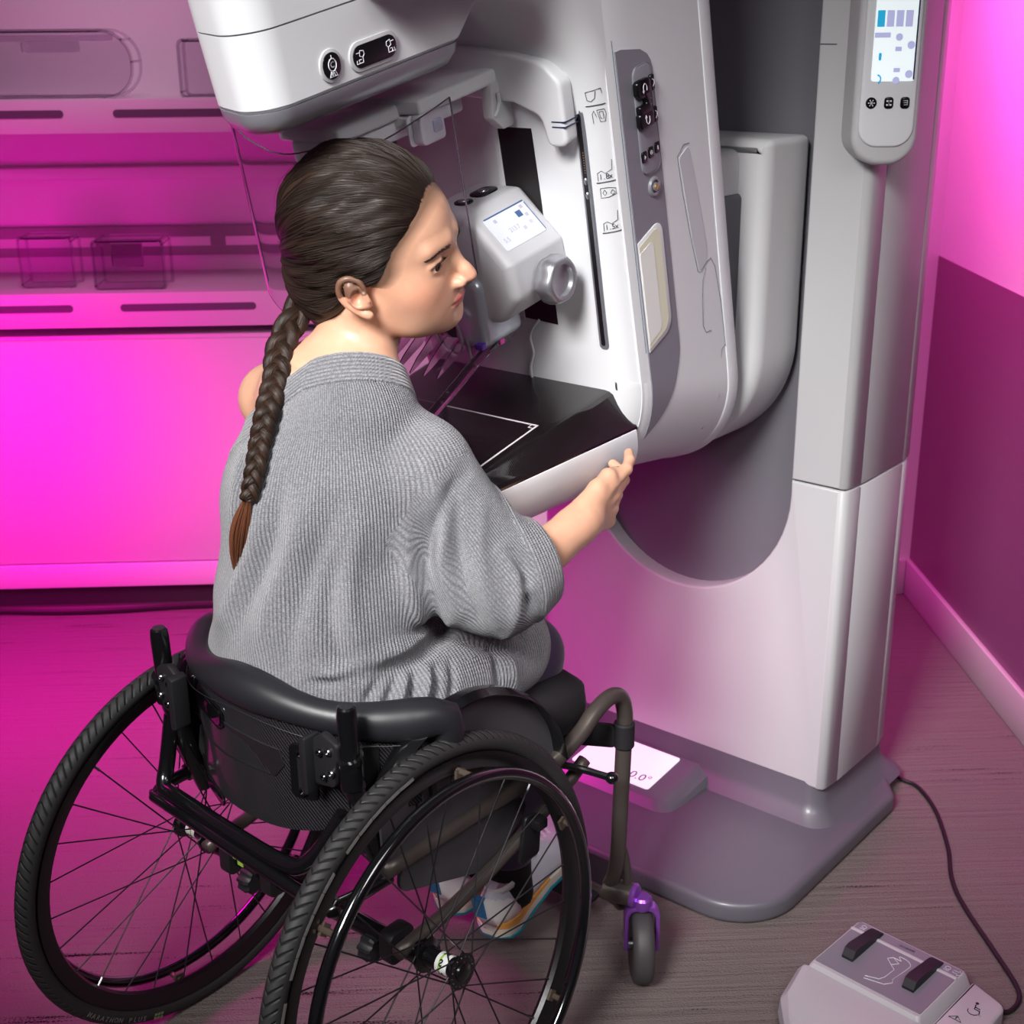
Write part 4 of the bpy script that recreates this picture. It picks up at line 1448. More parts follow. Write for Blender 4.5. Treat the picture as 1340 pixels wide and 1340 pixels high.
# ================================================================== IMPLICIT SURFACES (for the person)
class Field:
    """primitive list; each is (kind, args, bbox, k, mode)"""

    def __init__(s):
        s.ops = []

    def _put(s, fn, lo, hi, k, mode):
        s.ops.append((fn, np.array(lo, float), np.array(hi, float), k, mode))

    def cone(s, a, b, ra, rb, k=.01, mode='+'):
        a = np.array(a, float); b = np.array(b, float)
        ab = b - a; L2 = max(float(ab @ ab), 1e-12)
        m = max(ra, rb)

        def fn(X, Y, Z):
            px, py, pz = X - a[0], Y - a[1], Z - a[2]
            t = np.clip((px * ab[0] + py * ab[1] + pz * ab[2]) / L2, 0, 1)
            d = np.sqrt((px - t * ab[0]) ** 2 + (py - t * ab[1]) ** 2 + (pz - t * ab[2]) ** 2)
            return d - (ra + (rb - ra) * t)
        s._put(fn, np.minimum(a, b) - m, np.maximum(a, b) + m, k, mode)
        return s

    def chain(s, pts, rs, k=.01, mode='+'):
        for i in range(len(pts) - 1):
            s.cone(pts[i], pts[i + 1], rs[i], rs[i + 1], k, mode)
        return s

    def ell(s, c, r, rot=None, k=.01, mode='+'):
        c = np.array(c, float); r = np.array(r, float)
        Rm = np.array(rot, float) if rot is not None else np.eye(3)
        m = float(r.max())

        def fn(X, Y, Z):
            x, y, z = X - c[0], Y - c[1], Z - c[2]
            u = (Rm[0, 0] * x + Rm[1, 0] * y + Rm[2, 0] * z) / r[0]
            v = (Rm[0, 1] * x + Rm[1, 1] * y + Rm[2, 1] * z) / r[1]
            w = (Rm[0, 2] * x + Rm[1, 2] * y + Rm[2, 2] * z) / r[2]
            k0 = np.sqrt(u * u + v * v + w * w) + 1e-9
            k1 = np.sqrt((u / r[0]) ** 2 + (v / r[1]) ** 2 + (w / r[2]) ** 2) + 1e-9
            return k0 * (k0 - 1) / k1
        s._put(fn, c - m, c + m, k, mode)
        return s

    def plane(s, p, n, k=.004, wob=None):
        p = np.array(p, float); n = np.array(n, float) / np.linalg.norm(n)

        def fn(X, Y, Z):
            d = (X - p[0]) * n[0] + (Y - p[1]) * n[1] + (Z - p[2]) * n[2]
            if wob: d = d + wob(X, Y, Z)
            return d
        s._put(fn, [-9] * 3, [9] * 3, k, 'max')
        return s

    def custom(s, fn, lo, hi, k, mode):
        s._put(fn, lo, hi, k, mode)
        return s

    def grid(s, lo, hi, h):
        lo = np.array(lo, float); hi = np.array(hi, float)
        n = np.ceil((hi - lo) / h).astype(int) + 1
        ax = [lo[i] + h * np.arange(n[i]) for i in range(3)]
        V = np.full(tuple(n), .5, np.float32)
        for fn, a, b, k, mode in s.ops:
            pad = k + (.03 if mode == '+' else .012)
            i0 = np.clip(np.floor((a - pad - lo) / h).astype(int), 0, n)
            i1 = np.clip(np.ceil((b + pad - lo) / h).astype(int) + 1, 0, n)
            if (i1 <= i0).any(): continue
            sl = tuple(slice(i0[i], i1[i]) for i in range(3))
            X = ax[0][sl[0]][:, None, None].astype(np.float32); Y = ax[1][sl[1]][None, :, None].astype(np.float32); Z = ax[2][sl[2]][None, None, :].astype(np.float32)
            d = fn(X, Y, Z).astype(np.float32)
            v = V[sl]
            if mode == '+':
                hh = np.maximum(k - np.abs(v - d), 0) / k if k > 0 else 0
                V[sl] = np.minimum(v, d) - hh * hh * k * .25
            else:
                if mode == '-': d = -d
                hh = np.maximum(k - np.abs(v - d), 0) / k if k > 0 else 0
                V[sl] = np.maximum(v, d) + hh * hh * k * .25
        return V, lo, h

    def mesh(s, lo, hi, h, smooth=1):
        V, lo, h = s.grid(lo, hi, h)
        return nets(V, lo, h, smooth)


def nets(V, lo, h, smooth=1):
    n = V.shape
    ins = V < 0
    c = np.zeros((n[0] - 1, n[1] - 1, n[2] - 1), np.int8)
    for dx in (0, 1):
        for dy in (0, 1):
            for dz in (0, 1):
                c += ins[dx:n[0] - 1 + dx, dy:n[1] - 1 + dy, dz:n[2] - 1 + dz]
    act = (c > 0) & (c < 8)
    idx = np.argwhere(act)
    ids = -np.ones(act.shape, np.int64); ids[act] = np.arange(len(idx))
    acc = np.zeros((len(idx), 3)); cnt = np.zeros(len(idx))
    i, j, k = idx.T
    cor = [(a, b, d) for a in (0, 1) for b in (0, 1) for d in (0, 1)]
    val = {q: V[i + q[0], j + q[1], k + q[2]].astype(float) for q in cor}
    for q in cor:
        for axn in range(3):
            if q[axn] == 0:
                q2 = list(q); q2[axn] = 1; q2 = tuple(q2)
                a, b = val[q], val[q2]
                m = (a < 0) != (b < 0)
                t = np.where(m, a / np.where(m, a - b, 1), 0)
                p = np.stack([np.full(len(idx), float(x)) for x in q], 1)
                p[:, axn] = t
                acc[m] += p[m]; cnt[m] += 1
    P = idx + acc / cnt[:, None]
    P = P * h + lo
    quads = []
    for axn in range(3):
        a = [slice(1, -1)] * 3
        sA = [slice(1, n[0] - 1), slice(1, n[1] - 1), slice(1, n[2] - 1)]
        sA[axn] = slice(0, n[axn] - 1)
        sB = list(sA); sB[axn] = slice(1, n[axn])
        A = ins[tuple(sA)]; B = ins[tuple(sB)]
        for flip, m in ((False, A & ~B), (True, ~A & B)):
            e = np.argwhere(m)
            if not len(e): continue
            for t in range(3):
                if t != axn: e[:, t] += 1
            u, w = [(1, 2), (2, 0), (0, 1)][axn]
            def cell(du, dw):
                q = e.copy(); q[:, u] -= du; q[:, w] -= dw
                return ids[q[:, 0], q[:, 1], q[:, 2]]
            Q = np.stack([cell(1, 1), cell(0, 1), cell(0, 0), cell(1, 0)], 1)
            if flip: Q = Q[:, ::-1]
            quads.append(Q)
    Q = np.concatenate(quads)
    Q = Q[(Q >= 0).all(1)]
    for _ in range(smooth):
        for lam in (.5, -.52):
            S = np.zeros_like(P); Cn = np.zeros(len(P))
            for a, b in ((0, 1), (1, 2), (2, 3), (3, 0)):
                np.add.at(S, Q[:, a], P[Q[:, b]]); np.add.at(Cn, Q[:, a], 1)
                np.add.at(S, Q[:, b], P[Q[:, a]]); np.add.at(Cn, Q[:, b], 1)
            P = P + lam * (S / np.maximum(Cn, 1)[:, None] - P) * (Cn >= 8)[:, None]
    return P, Q


def vnormals(P, Q):
    fn_ = np.cross(P[Q[:, 2]] - P[Q[:, 0]], P[Q[:, 3]] - P[Q[:, 1]])
    N = np.zeros_like(P)
    for k in range(4): np.add.at(N, Q[:, k], fn_)
    return N / (np.linalg.norm(N, axis=1)[:, None] + 1e-12)


def np_mesh(name, P, Q, m, parent, attrs=None, uv=None, label=None):
    o0 = np.array(OFF[parent.name]) if parent is not None else np.zeros(3)
    me = bpy.data.meshes.new(name)
    me.vertices.add(len(P)); me.vertices.foreach_set('co', (P - o0).astype(np.float32).ravel())
    me.loops.add(Q.size); me.loops.foreach_set('vertex_index', Q.astype(np.int32).ravel())
    me.polygons.add(len(Q)); me.polygons.foreach_set('loop_start', np.arange(0, Q.size, 4, dtype=np.int32)); me.polygons.foreach_set('loop_total', np.full(len(Q), 4, np.int32))
    me.polygons.foreach_set('use_smooth', np.ones(len(Q), bool))
    me.update(calc_edges=True)
    if uv is not None:
        l = me.uv_layers.new(name='UVMap'); l.data.foreach_set('uv', uv.astype(np.float32).ravel())
    for k, a in (attrs or {}).items():
        at = me.attributes.new(k, 'FLOAT', 'POINT'); at.data.foreach_set('value', a.astype(np.float32))
    for mm in (m if isinstance(m, (list, tuple)) else [m]): me.materials.append(mm)
    o = bpy.data.objects.new(name, me); link(o)
    if parent is not None: o.parent = parent
    OFF[o.name] = Vector(o0)
    if label: o['label'] = label
    return o


def merge(parts):
    off = 0; Ps = []; Qs = []
    for P, Q in parts:
        Ps.append(P); Qs.append(Q + off); off += len(P)
    return np.concatenate(Ps), np.concatenate(Qs)
# ================================================================== PERSON
def np_(v): return np.array(v, float)


# head frame: x = her right, y = where she looks, z = up
HA = R(21.5)                                  # face turned this much towards the camera from a pure profile
_vr = np_((.705, .709, 0)); _vt = np_((.709, -.705, 0))
Fd = math.cos(HA) * _vr + math.sin(HA) * _vt
Sd = np.cross(Fd, (0, 0, 1))
PT = R(1)
Hy = Fd * math.cos(PT) + np_((0, 0, 1)) * math.sin(PT)
Hz = np.cross(Sd, Hy)
RL = R(-21)                                   # sideways tilt
Hx = Sd * math.cos(RL) + Hz * math.sin(RL); Hz = np.cross(Hx, Hy)
HR = np.stack([Hx, Hy, Hz], 1)
HS = 1.05
HC = np_((.036, .156, 1.178))
def h2l(p): return HC + HR @ (np_(p) * HS)


B = Field()
SIDES = (1, -1)
def hell(c, r, k=.01, mode='+', rot=None):
    Rm = HR if rot is None else HR @ np_(rot)
    B.ell(h2l(c), np_(r) * HS, Rm, k * HS, mode)
def hcone(a, b, ra, rb, k=.01, mode='+'):
    B.cone(h2l(a), h2l(b), ra * HS, rb * HS, k * HS, mode)
def rx(a): return np_([[1, 0, 0], [0, math.cos(a), -math.sin(a)], [0, math.sin(a), math.cos(a)]])
def rz(a): return np_([[math.cos(a), -math.sin(a), 0], [math.sin(a), math.cos(a), 0], [0, 0, 1]])


# torso, neck and limbs first
B.cone((0, .045, .61), (0, .045, .72), .095, .088, .03)
B.cone((-.05, .05, .64), (.05, .05, .64), .085, .085, .03)
B.cone((0, .045, .72), (0, .085, .86), .088, .095, .03)
B.ell((0, .085, .90), (.125, .085, .10), None, .03)
B.cone((-.150, .118, .976), (.100, .130, .945), .044, .038, .04)
B.cone((-.140, .118, .985), (-.03, .09, 1.02), .040, .046, .03)
B.cone((-.04, .085, 1.00), (.04, .09, 1.005), .062, .062, .045)
B.cone((0, .095, 1.00), h2l((0, -.028, -.055)), .056, .052, .035)            # neck
B.cone(h2l((.052, -.022, -.035)), (.055, .165, 1.005), .013, .011, .022)        # neck muscle
B.cone(h2l((-.052, -.022, -.035)), (-.01, .17, 1.00), .013, .011, .022)
# upper arms
EL = np_((.206, .170, .764)); WR = np_((.202, .352, .806)); SH = np_((.125, .130, .930))
B.cone(SH, EL, .042, .032, .02); B.cone(EL, WR, .036, .0255, .02)
ELl = np_((-.148, .125, .745)); WRl = np_((-.118, .275, .722))
B.cone((-.128, .118, .935), ELl, .040, .032, .02); B.cone(ELl, WRl, .034, .025, .02)
# legs
for s in SIDES:
    kx = .083 if s > 0 else -.085
    B.cone((s * .085, .06, .60), (kx, .375, .565), .066, .050, .03)
    B.cone((kx, .375, .56), (.058 if s > 0 else -.075, .400, .33), .042, .038, .02)
    B.cone((.058 if s > 0 else -.075, .400, .33), (.036 if s > 0 else -.064, .380, .12), .038, .028, .02)

# ---- head
hell((0, -.018, .058), (.074, .096, .081), .02)
hell((0, .032, .046), (.060, .060, .062), .03)
hell((0, .032, -.008), (.060, .055, .066), .03)
hell((0, .026, -.030), (.049, .050, .040), .03)
for s in SIDES:
    hcone((s * .047, -.002, -.028), (s * .033, .034, -.053), .012, .013, .025)
    hcone((s * .033, .034, -.053), (s * .008, .056, -.068), .013, .012, .025)
    hell((s * .040, .050, -.010), (.018, .020, .018), .03)
    hell((s * .028, .052, -.040), (.020, .018, .030), .03)
    hcone((s * .012, .0875, .040), (s * .040, .075, .040), .0070, .006, .014)
hell((0, .067, -.067), (.019, .0180, .0145), .022)
hell((0, .067, -.046), (.029, .0175, .024), .026)
for s in SIDES:
    hell((s * .0320, .0985, .0175), (.0200, .0170, .0120), .012, '-')
# nose
hcone((0, .083, .028), (0, .1030, -.006), .0062, .0076, .012)
hcone((0, .1030, -.006), (0, .1080, -.0130), .0076, .0082, .006)
for s in SIDES:
    hell((s * .0115, .0960, -.0185), (.0058, .0088, .0060), .008)
hcone((0, .096, -.0215), (0, .1055, -.0185), .0040, .0042, .005)
hcone((0, .087, -.025), (0, .087, -.034), .004, .003, .01)
for s in SIDES:
    hell((s * .0056, .1010, -.0232), (.0028, .0050, .0028), .002, '-')
# eyes: lids and openings
for s in SIDES:
    hell((s * .0318, .0725, .0180), (.0142, .0138, .0130), .005)
    hcone((s * .0200, .0800, .0220), (s * .0318, .0850, .0255), .0012, .0016, .005)
    hcone((s * .0318, .0850, .0255), (s * .0440, .0765, .0215), .0016, .0012, .005)
    hell((s * .0318, .0863, .0175), (.0145, .0085, .0046), .0012, '-', rz(-s * .25))
# mouth
lipU = [(0, .0915, -.0405), (.006, .0918, -.0396), (.014, .0888, -.0412), (.0300, .0790, -.0412)]
lipL = [(0, .0902, -.0480), (.010, .0885, -.0475), (.0290, .0790, -.0420)]
for s in SIDES:
    B.chain([h2l((s * p[0], p[1], p[2])) for p in lipU], [.0030, .0033, .0026, .0008], .004)
    B.chain([h2l((s * p[0], p[1], p[2])) for p in lipL], [.0040, .0036, .0008], .004)
    B.chain([h2l((s * p[0], p[1], p[2])) for p in ((0, .0965, -.0440), (.012, .0938, -.0442), (.0305, .0825, -.0414))], [.0010, .0010, .0008], .0016, '-')
hell((0, .0885, -.0590), (.014, .005, .005), .012, '-')
# ears
for s in SIDES:
    E0 = np_((s * .0735, .003, .003))
    ta = R(-20)
    def er(u, w, o=0.0):       # u backwards, w up in the ear plane, o outwards
        yb = -(u * math.cos(ta) - w * math.sin(ta)); zz = u * math.sin(ta) * 1.0 + w * math.cos(ta)
        yb = -u * math.cos(ta) + w * math.sin(ta); zz = -u * math.sin(ta) * -1.0 + w * math.cos(ta)
        return h2l(E0 + np_((s * (.002 + .45 * max(u, 0) + o), yb, zz)))
    B.chain([er(.004, -.012), er(.010, .004), er(.010, .016)], [.007, .010, .008], .006)
    hp = smooth_path([er(-.004, .006, .002), er(-.003, .018, .003), er(.006, .027, .003), er(.017, .026, .001), er(.024, .014, 0), er(.023, -.002, 0), er(.015, -.016, .001), er(.007, -.025, .002)], 4)
    B.chain([np_(q) for q in hp], list(np.interp(np.arange(len(hp)), np.arange(8) * 4, [.0026, .0028, .0031, .0033, .0032, .0031, .0038, .0056])), .0025)
    hp = smooth_path([er(.003, .012, .004), er(.012, .015, .003), er(.015, .004, .003), er(.012, -.008, .004), er(.004, -.012, .005)], 4)
    B.chain([np_(q) for q in hp], [.0025] * len(hp), .003)
    B.ell(er(.006, .002, .008), np_((.0085, .0065, .0095)) * HS, HR, .003, '-')
    B.cone(er(-.002, .001, .004), er(-.002, -.008, .004), .0035, .0032, .003)

# ---- right hand: holds the underside of the table corner
def hand(W, dirv, palmn, s, curl, spread=1.0, K=.006):
    """dirv: wrist -> knuckles, palmn: palm normal; s mirrors the thumb side"""
    d = np_(dirv) / np.linalg.norm(dirv); n = np_(palmn); n = n - d * (n @ d); n /= np.linalg.norm(n)
    t = np.cross(d, n) * s               # towards the thumb
    P = lambda a, b, c=0.0: W + d * a + t * b + n * c
    B.cone(W - d * .01, P(.02, .0), .0250, .0255, .015)
    # palm as four metacarpal rays
    for b0, b1, r in ((.012, .030, .0145), (.004, .010, .0150), (-.004, -.010, .0145), (-.012, -.028, .0130)):
        B.cone(P(.010, b0 * 1.1), P(.078 - abs(b1) * .15, b1), .0165, r * .82, .010)
    fl = [(.030, .080, (.040, .024, .020), .0094), (.010, .083, (.044, .028, .021), .0096), (-.010, .080, (.041, .026, .020), .0092), (-.028, .072, (.032, .020, .018), .0084)]
    for i, (b, a, L, r) in enumerate(fl):
        p = P(a, b); ang = 0
        pts = [P(a - .012, b), p]; rad = [r * 1.12, r * 1.10]
        fan = (b / .03) * .10 * spread
        for j, l in enumerate(L):
            ang += curl[i][j]
            dirf = d * math.cos(ang) + n * math.sin(ang) + t * fan * math.cos(ang)
            p = p + dirf * l; pts.append(p); rad.append(r * (1.0 - .09 * (j + 1)))
        B.chain(pts, rad, .0035)
    # thumb
    p0 = P(.018, .018, .004); p1 = P(.048, .034, .004); p2 = P(.078, .040, .006); p3 = P(.103, .034, .012)
    B.chain([p0, p1, p2, p3], [.0165, .0120, .0108, .0085], .007)
    return P, t, n, d


hd = np_((.200, .520, .830)) - WR
HPf = hand(WR, hd, (-.95, -.02, .12), 1, [(.08, .32, .25), (.25, .50, .4), (.40, .6, .45), (.50, .7, .5)])
B.cone(EL * .35 + WR * .65, WR, .0285, .0248, .01)
hand(WRl, (.35, .9, .2), (.2, .1, -1), 1, [(.3, .4, .3)] * 4)

# meshes: fine at head and hand, coarser elsewhere
lo_h = HC + np_((-.16, -.16, -.125)); hi_h = HC + np_((.16, .16, .19))
zc = lo_h[2]
parts = []
parts.append(B.mesh((lo_h[0], lo_h[1], zc), hi_h, .0017, 1))
Ph, Qh = parts[0]
bodyf = B
Pb, Qb = B.mesh((-.30, -.16, .06), (.36, .62, zc + .006), .0045, 1)
# keep the coarse mesh away from the finely meshed right hand
hx0 = WR + (EL - WR) * .45
fd_ = (WR - hx0) / np.linalg.norm(WR - hx0)
near = ((Pb - hx0) @ fd_ > .004) & (np.linalg.norm(Pb - (WR + fd_ * .05), axis=1) < .22) & (Pb[:, 0] > .10) & (Pb[:, 1] > hx0[1]) & (Pb[:, 2] > .70)
Qb = Qb[~near[Qb].any(1)]
Pf, Qf = B.mesh((.10, hx0[1] - .07, .70), (.30, .62, .93), .0016, 1)
keep = ((Pf - hx0) @ fd_ > -.004)
Qf = Qf[keep[Qf].all(1)]
Pm, Qm = merge([(Ph, Qh), (Pb, Qb), (Pf, Qf)])
used = np.zeros(len(Pm), bool); used[Qm.ravel()] = True
mp = np.cumsum(used) - 1
Pm = Pm[used]; Qm = mp[Qm]

# local head coordinates for colouring
loc = ((Pm - HC) @ HR) / HS
ax_ = np.abs(loc[:, 0])
def seg_d(p, a, b):
    a = np_(a); b = np_(b); ab = b - a
    t = np.clip(((p - a) @ ab) / (ab @ ab), 0, 1)
    return np.linalg.norm(p - (a + t[:, None] * ab), axis=1)
la = np.stack([ax_, loc[:, 1], loc[:, 2]], 1)
dl = np.min([seg_d(la, lipU[i], lipU[i + 1]) - [.0048, .0048, .0044, .0032][i] for i in range(3)] + [seg_d(la, lipL[i], lipL[i + 1]) - [.0056, .0050, .0034][i] for i in range(2)], axis=0)
lips = np.clip(.5 - dl / .0016, 0, 1)
blush = np.exp(-((ax_ - .046) ** 2 + (loc[:, 1] - .06) ** 2 + (loc[:, 2] + .012) ** 2) / .0006) + .5 * np.exp(-((ax_) ** 2 + (loc[:, 1] - .112) ** 2 + (loc[:, 2] + .018) ** 2) / .0002) + .7 * np.exp(-((ax_ - .080) ** 2 + (loc[:, 1] + .015) ** 2 + (loc[:, 2] - .0) ** 2) / .0012)
eyeline = np.exp(-(seg_d(la, (.0180, .0840, .0205), (.0318, .0888, .0228)) / .0016) ** 2) + np.exp(-(seg_d(la, (.0318, .0888, .0228), (.0455, .0785, .0188)) / .0018) ** 2) + .5 * np.exp(-(seg_d(la, (.0215, .0855, .0130), (.0445, .0785, .0148)) / .0015) ** 2)

th_ = np.interp(loc[:, 2], [-.12, -.055, -.030, -.005, .012, .022, .040, .055, .075, .090, .105, .2], [-.075, -.060, -.040, .002, .028, .036, .041, .050, .068, .078, .080, .080]) - loc[:, 1]
root = np.clip((th_ + .014) / .016, 0, 1) * (loc[:, 2] > .005) * (np.linalg.norm(loc, axis=1) < .2)
M_skin = mat('skin', (214, 160, 128), 0.42, sss=.12, grain=0)
nt, b = nodes(M_skin)
def attr(nt, n):
    a = nt.nodes.new('ShaderNodeAttribute'); a.attribute_name = n; return a.outputs['Fac']
def mix(nt, fac, a, c):
    m = nt.nodes.new('ShaderNodeMix'); m.data_type = 'RGBA'
    for s_, v in ((0, fac), (6, a), (7, c)):
        if hasattr(v, 'links') or hasattr(v, 'is_linked'): nt.links.new(v, m.inputs[s_])
        else: m.inputs[s_].default_value = v
    return m.outputs[2]
tc = nt.nodes.new('ShaderNodeTexCoord'); nz = nt.nodes.new('ShaderNodeTexNoise'); nz.inputs['Scale'].default_value = 45; nz.inputs['Detail'].default_value = 6
nt.links.new(tc.outputs['Object'], nz.inputs['Vector'])
c0 = mix(nt, nz.outputs['Fac'], srgb((206, 154, 126)), srgb((222, 174, 146)))
c1 = mix(nt, mnode(nt, 'MULTIPLY', attr(nt, 'blush'), .45), c0, srgb((216, 128, 104)))
c2 = mix(nt, attr(nt, 'lips'), c1, srgb((188, 92, 90)))
c3 = mix(nt, mnode(nt, 'MINIMUM', attr(nt, 'eyeline'), .8), c2, srgb((92, 58, 46)))
c4 = mix(nt, mnode(nt, 'MULTIPLY', attr(nt, 'root'), .8), c3, srgb((70, 48, 36)))
nt.links.new(c4, b.inputs['Base Color'])
n2 = nt.nodes.new('ShaderNodeTexNoise'); n2.inputs['Scale'].default_value = 700
nt.links.new(tc.outputs['Object'], n2.inputs['Vector'])
bp = nt.nodes.new('ShaderNodeBump'); bp.inputs['Strength'].default_value = .12; bp.inputs['Distance'].default_value = .0006
nt.links.new(n2.outputs['Fac'], bp.inputs['Height']); nt.links.new(bp.outputs[0], b.inputs['Normal'])

person = thing('person', 'seated person in a grey ribbed sweater with long dark braid, hand under the table', 'person', (0, 0, 0), 'L')
person.location = M_L @ Vector((0, 0, .0))
body = np_mesh('body', Pm, Qm, M_skin, person, {'lips': lips, 'blush': blush, 'eyeline': eyeline, 'root': root})

# thumb nail
Pn, tn, nn_, dn_ = HPf
c_ = Pn(.103, .034, .012)
vv = np_((.60, -.73, .33)); vv = vv - dn_ * (vv @ dn_); vv /= np.linalg.norm(vv); ww = np.cross(dn_, vv)
mb = MB()
mb.loft([[tuple(c_ + dn_ * (.0058 * math.cos(a) * k + .0015) + ww * (.0052 * math.sin(a) * k) + vv * h) for a in np.linspace(0, 2 * PI, 16, endpoint=False)] for k, h in ((1.0, .0070), (.9, .0086), (.5, .0094), (.05, .0096))])
mb.build('thumb_nail', mat('nail_grey', (122, 104, 98), .25), body, sharp=0)
# eyes
M_eye = mat('eye_white', (214, 204, 200), .3); M_iris = mat('iris_brown', (58, 38, 26), .4); M_pupil = mat('pupil_black', (8, 8, 8), .1)
for s in SIDES:
    c = Vector(h2l((s * .0318, .0733, .0180)))
    mb = MB(); mb.ball(c, .0124 * HS, 32, 24); ey = mb.build('eye', M_eye, body, sharp=0)
    g = Vector(HR @ np_((.36, .93, -.02))).normalized()
    mb = MB(); mb.lathe([(.0001, .01345), (.0025, .0133), (.0048, .01255), (.0062, .0117), (.0062, .0104)], c, g, 28); mb.build('iris', M_iris, ey, sharp=0)
    mb = MB(); mb.lathe([(.0001, .01385), (.0022, .0137), (.0026, .0130)], c, g, 20); mb.build('pupil', M_pupil, ey, sharp=0)

# hair helpers
def hair_mat(name, dark, light, tip=None):
    m = mat(name, dark, .46, grain=0, spec=.3)
    nt, b = nodes(m)
    uvn = nt.nodes.new('ShaderNodeUVMap'); uvn.uv_map = 'UVMap'
    mp_ = nt.nodes.new('ShaderNodeMapping'); mp_.inputs['Scale'].default_value = (260, 7, 1)
    nt.links.new(uvn.outputs[0], mp_.inputs['Vector'])
    n = nt.nodes.new('ShaderNodeTexNoise'); n.inputs['Scale'].default_value = 1; n.inputs['Detail'].default_value = 5
    nt.links.new(mp_.outputs[0], n.inputs['Vector'])
    mp2 = nt.nodes.new('ShaderNodeMapping'); mp2.inputs['Scale'].default_value = (48, 4, 1)
    nt.links.new(uvn.outputs[0], mp2.inputs['Vector'])
    n2 = nt.nodes.new('ShaderNodeTexNoise'); n2.inputs['Scale'].default_value = 1; n2.inputs['Detail'].default_value = 3
    nt.links.new(mp2.outputs[0], n2.inputs['Vector'])
    f = mnode(nt, 'ADD', mnode(nt, 'MULTIPLY', n.outputs['Fac'], .5), mnode(nt, 'MULTIPLY', n2.outputs['Fac'], .5))
    rp = nt.nodes.new('ShaderNodeValToRGB'); rp.color_ramp.elements[0].position = .38; rp.color_ramp.elements[1].position = .68
    rp.color_ramp.elements[0].color = srgb(dark); rp.color_ramp.elements[1].color = srgb(light)
    nt.links.new(f, rp.inputs[0]); nt.links.new(rp.outputs[0], b.inputs['Base Color'])
    bp = nt.nodes.new('ShaderNodeBump'); bp.inputs['Strength'].default_value = 1.0; bp.inputs['Distance'].default_value = .0022
    nt.links.new(f, bp.inputs['Height']); nt.links.new(bp.outputs[0], b.inputs['Normal'])
    return m


M_hair = hair_mat('hair_dark_brown', (18, 12, 10), (54, 38, 30))
M_strand = mat('hair_strand', (40, 29, 23), .5, grain=0)
M_tip = mat('hair_tip_brown', (104, 62, 42), .42, grain=0)

# hair cap grown from the skull: offset varies behind the hairline
BR = np_((.004, -.108, -.012))             # where the braid leaves the head (head frame)
hairF = Field()
def hl_y(z):
    zz = [-.12, -.085, -.050, -.005, .012, .022, .040, .055, .075, .090, .105, .2]
    yy = [-.080, -.056, -.036, .002, .028, .036, .041, .050, .068, .078, .080, .080]
    return np.interp(z, zz, yy)
def skull(X, Y, Z):
    # same primitives as the head
    p = np.stack(np.broadcast_arrays(X - HC[0], Y - HC[1], Z - HC[2]), -1).astype(np.float32)
    q = (p @ HR.astype(np.float32)) / HS
    x, y, z = q[..., 0], q[..., 1], q[..., 2]
    def e(c, r):
        u, v, w = (x - c[0]) / r[0], (y - c[1]) / r[1], (z - c[2]) / r[2]
        k0 = np.sqrt(u * u + v * v + w * w) + 1e-9; k1 = np.sqrt((u / r[0]) ** 2 + (v / r[1]) ** 2 + (w / r[2]) ** 2) + 1e-9
        return k0 * (k0 - 1) / k1
    def sm(a, b_, k):
        h_ = np.maximum(k - np.abs(a - b_), 0) / k
        return np.minimum(a, b_) - h_ * h_ * k * .25
    d = sm(e((0, -.018, .058), (.074, .096, .081)), e((0, .032, .046), (.060, .060, .062)), .03)
    d = sm(d, e((0, -.055, .004), (.056, .050, .060)), .03)
    d = sm(d, e((0, -.060, -.036), (.042, .036, .040)), .03)
    d = sm(d, e((.006, -.072, -.014), (.042, .045, .050)), .03)
    t = hl_y(z) - y - .10 * np.maximum(0, np.abs(x) - .058) * (z > .05)
    s_ = np.clip(t / .040, 0, 1)
    inf = -.0035 + .0050 * np.clip(t / .012, 0, 1) + .0090 * s_ * s_ * (3 - 2 * s_)
    # extra volume on the top and the back
    inf = inf + .002 * np.clip((z - .05) / .07, 0, 1) * np.clip((.060 - y) / .05, 0, 1) - .006 * np.clip((-.05 - y) / .05, 0, 1)
    # combed ridges running from the hairline to the plait
    phi = np.arctan2(x, z - .02 - (y + .10) * .18)
    rid = .0012 * np.sin(phi * 30 + 12 * y / .1 + 1.5 * np.sin(phi * 5)) + .0017 * np.sin(phi * 13 - 5 * y / .1 + 1.3)
    return (d - inf - rid * s_) * HS
hairF.custom(skull, HC - .19, HC + .20, .001, '+')
# plaited ridge down the back of the head
ridge = smooth_path([(.004, -.090, .108), (.003, -.108, .080), (.003, -.115, .040), (.003, -.112, .005), (.004, -.104, -.022), (.004, -.092, -.045)], 3)
for i, p in enumerate(ridge[:-1]):
    q = ridge[i + 1]
    s = 1 if i % 2 else -1
    a = h2l((p.x + s * .030, p.y + .014 + .004, p.z + .006)); b2 = h2l((p.x + s * .002, p.y - .001, p.z - .010))
    hairF.cone(a, b2, .0075, .0115, .004)
Pc, Qc = hairF.mesh(HC + np_((-.17, -.17, -.12)), HC + np_((.17, .17, .21)), .0021, 1)
lc = ((Pc - HC) @ HR) / HS
ph_ = np.arctan2(lc[:, 0], lc[:, 2] - .02 - (lc[:, 1] + .10) * .18)
fr_ = np.sqrt(lc[:, 0] ** 2 + (lc[:, 2] - .02) ** 2)
uvv = np.stack([ph_ * .055 / .07 * .10 + lc[:, 1] * .05, lc[:, 1] - .25 * lc[:, 2]], 1)
uvf = uvv[Qc]
# faces across the wrap of the angle keep one side
wr = (uvf[:, :, 0].max(1) - uvf[:, :, 0].min(1)) > .2
uvf[wr] = uvf[wr][:, :1]
hair = np_mesh('hair', Pc, Qc, M_hair, body, uv=uvf.reshape(-1, 2))


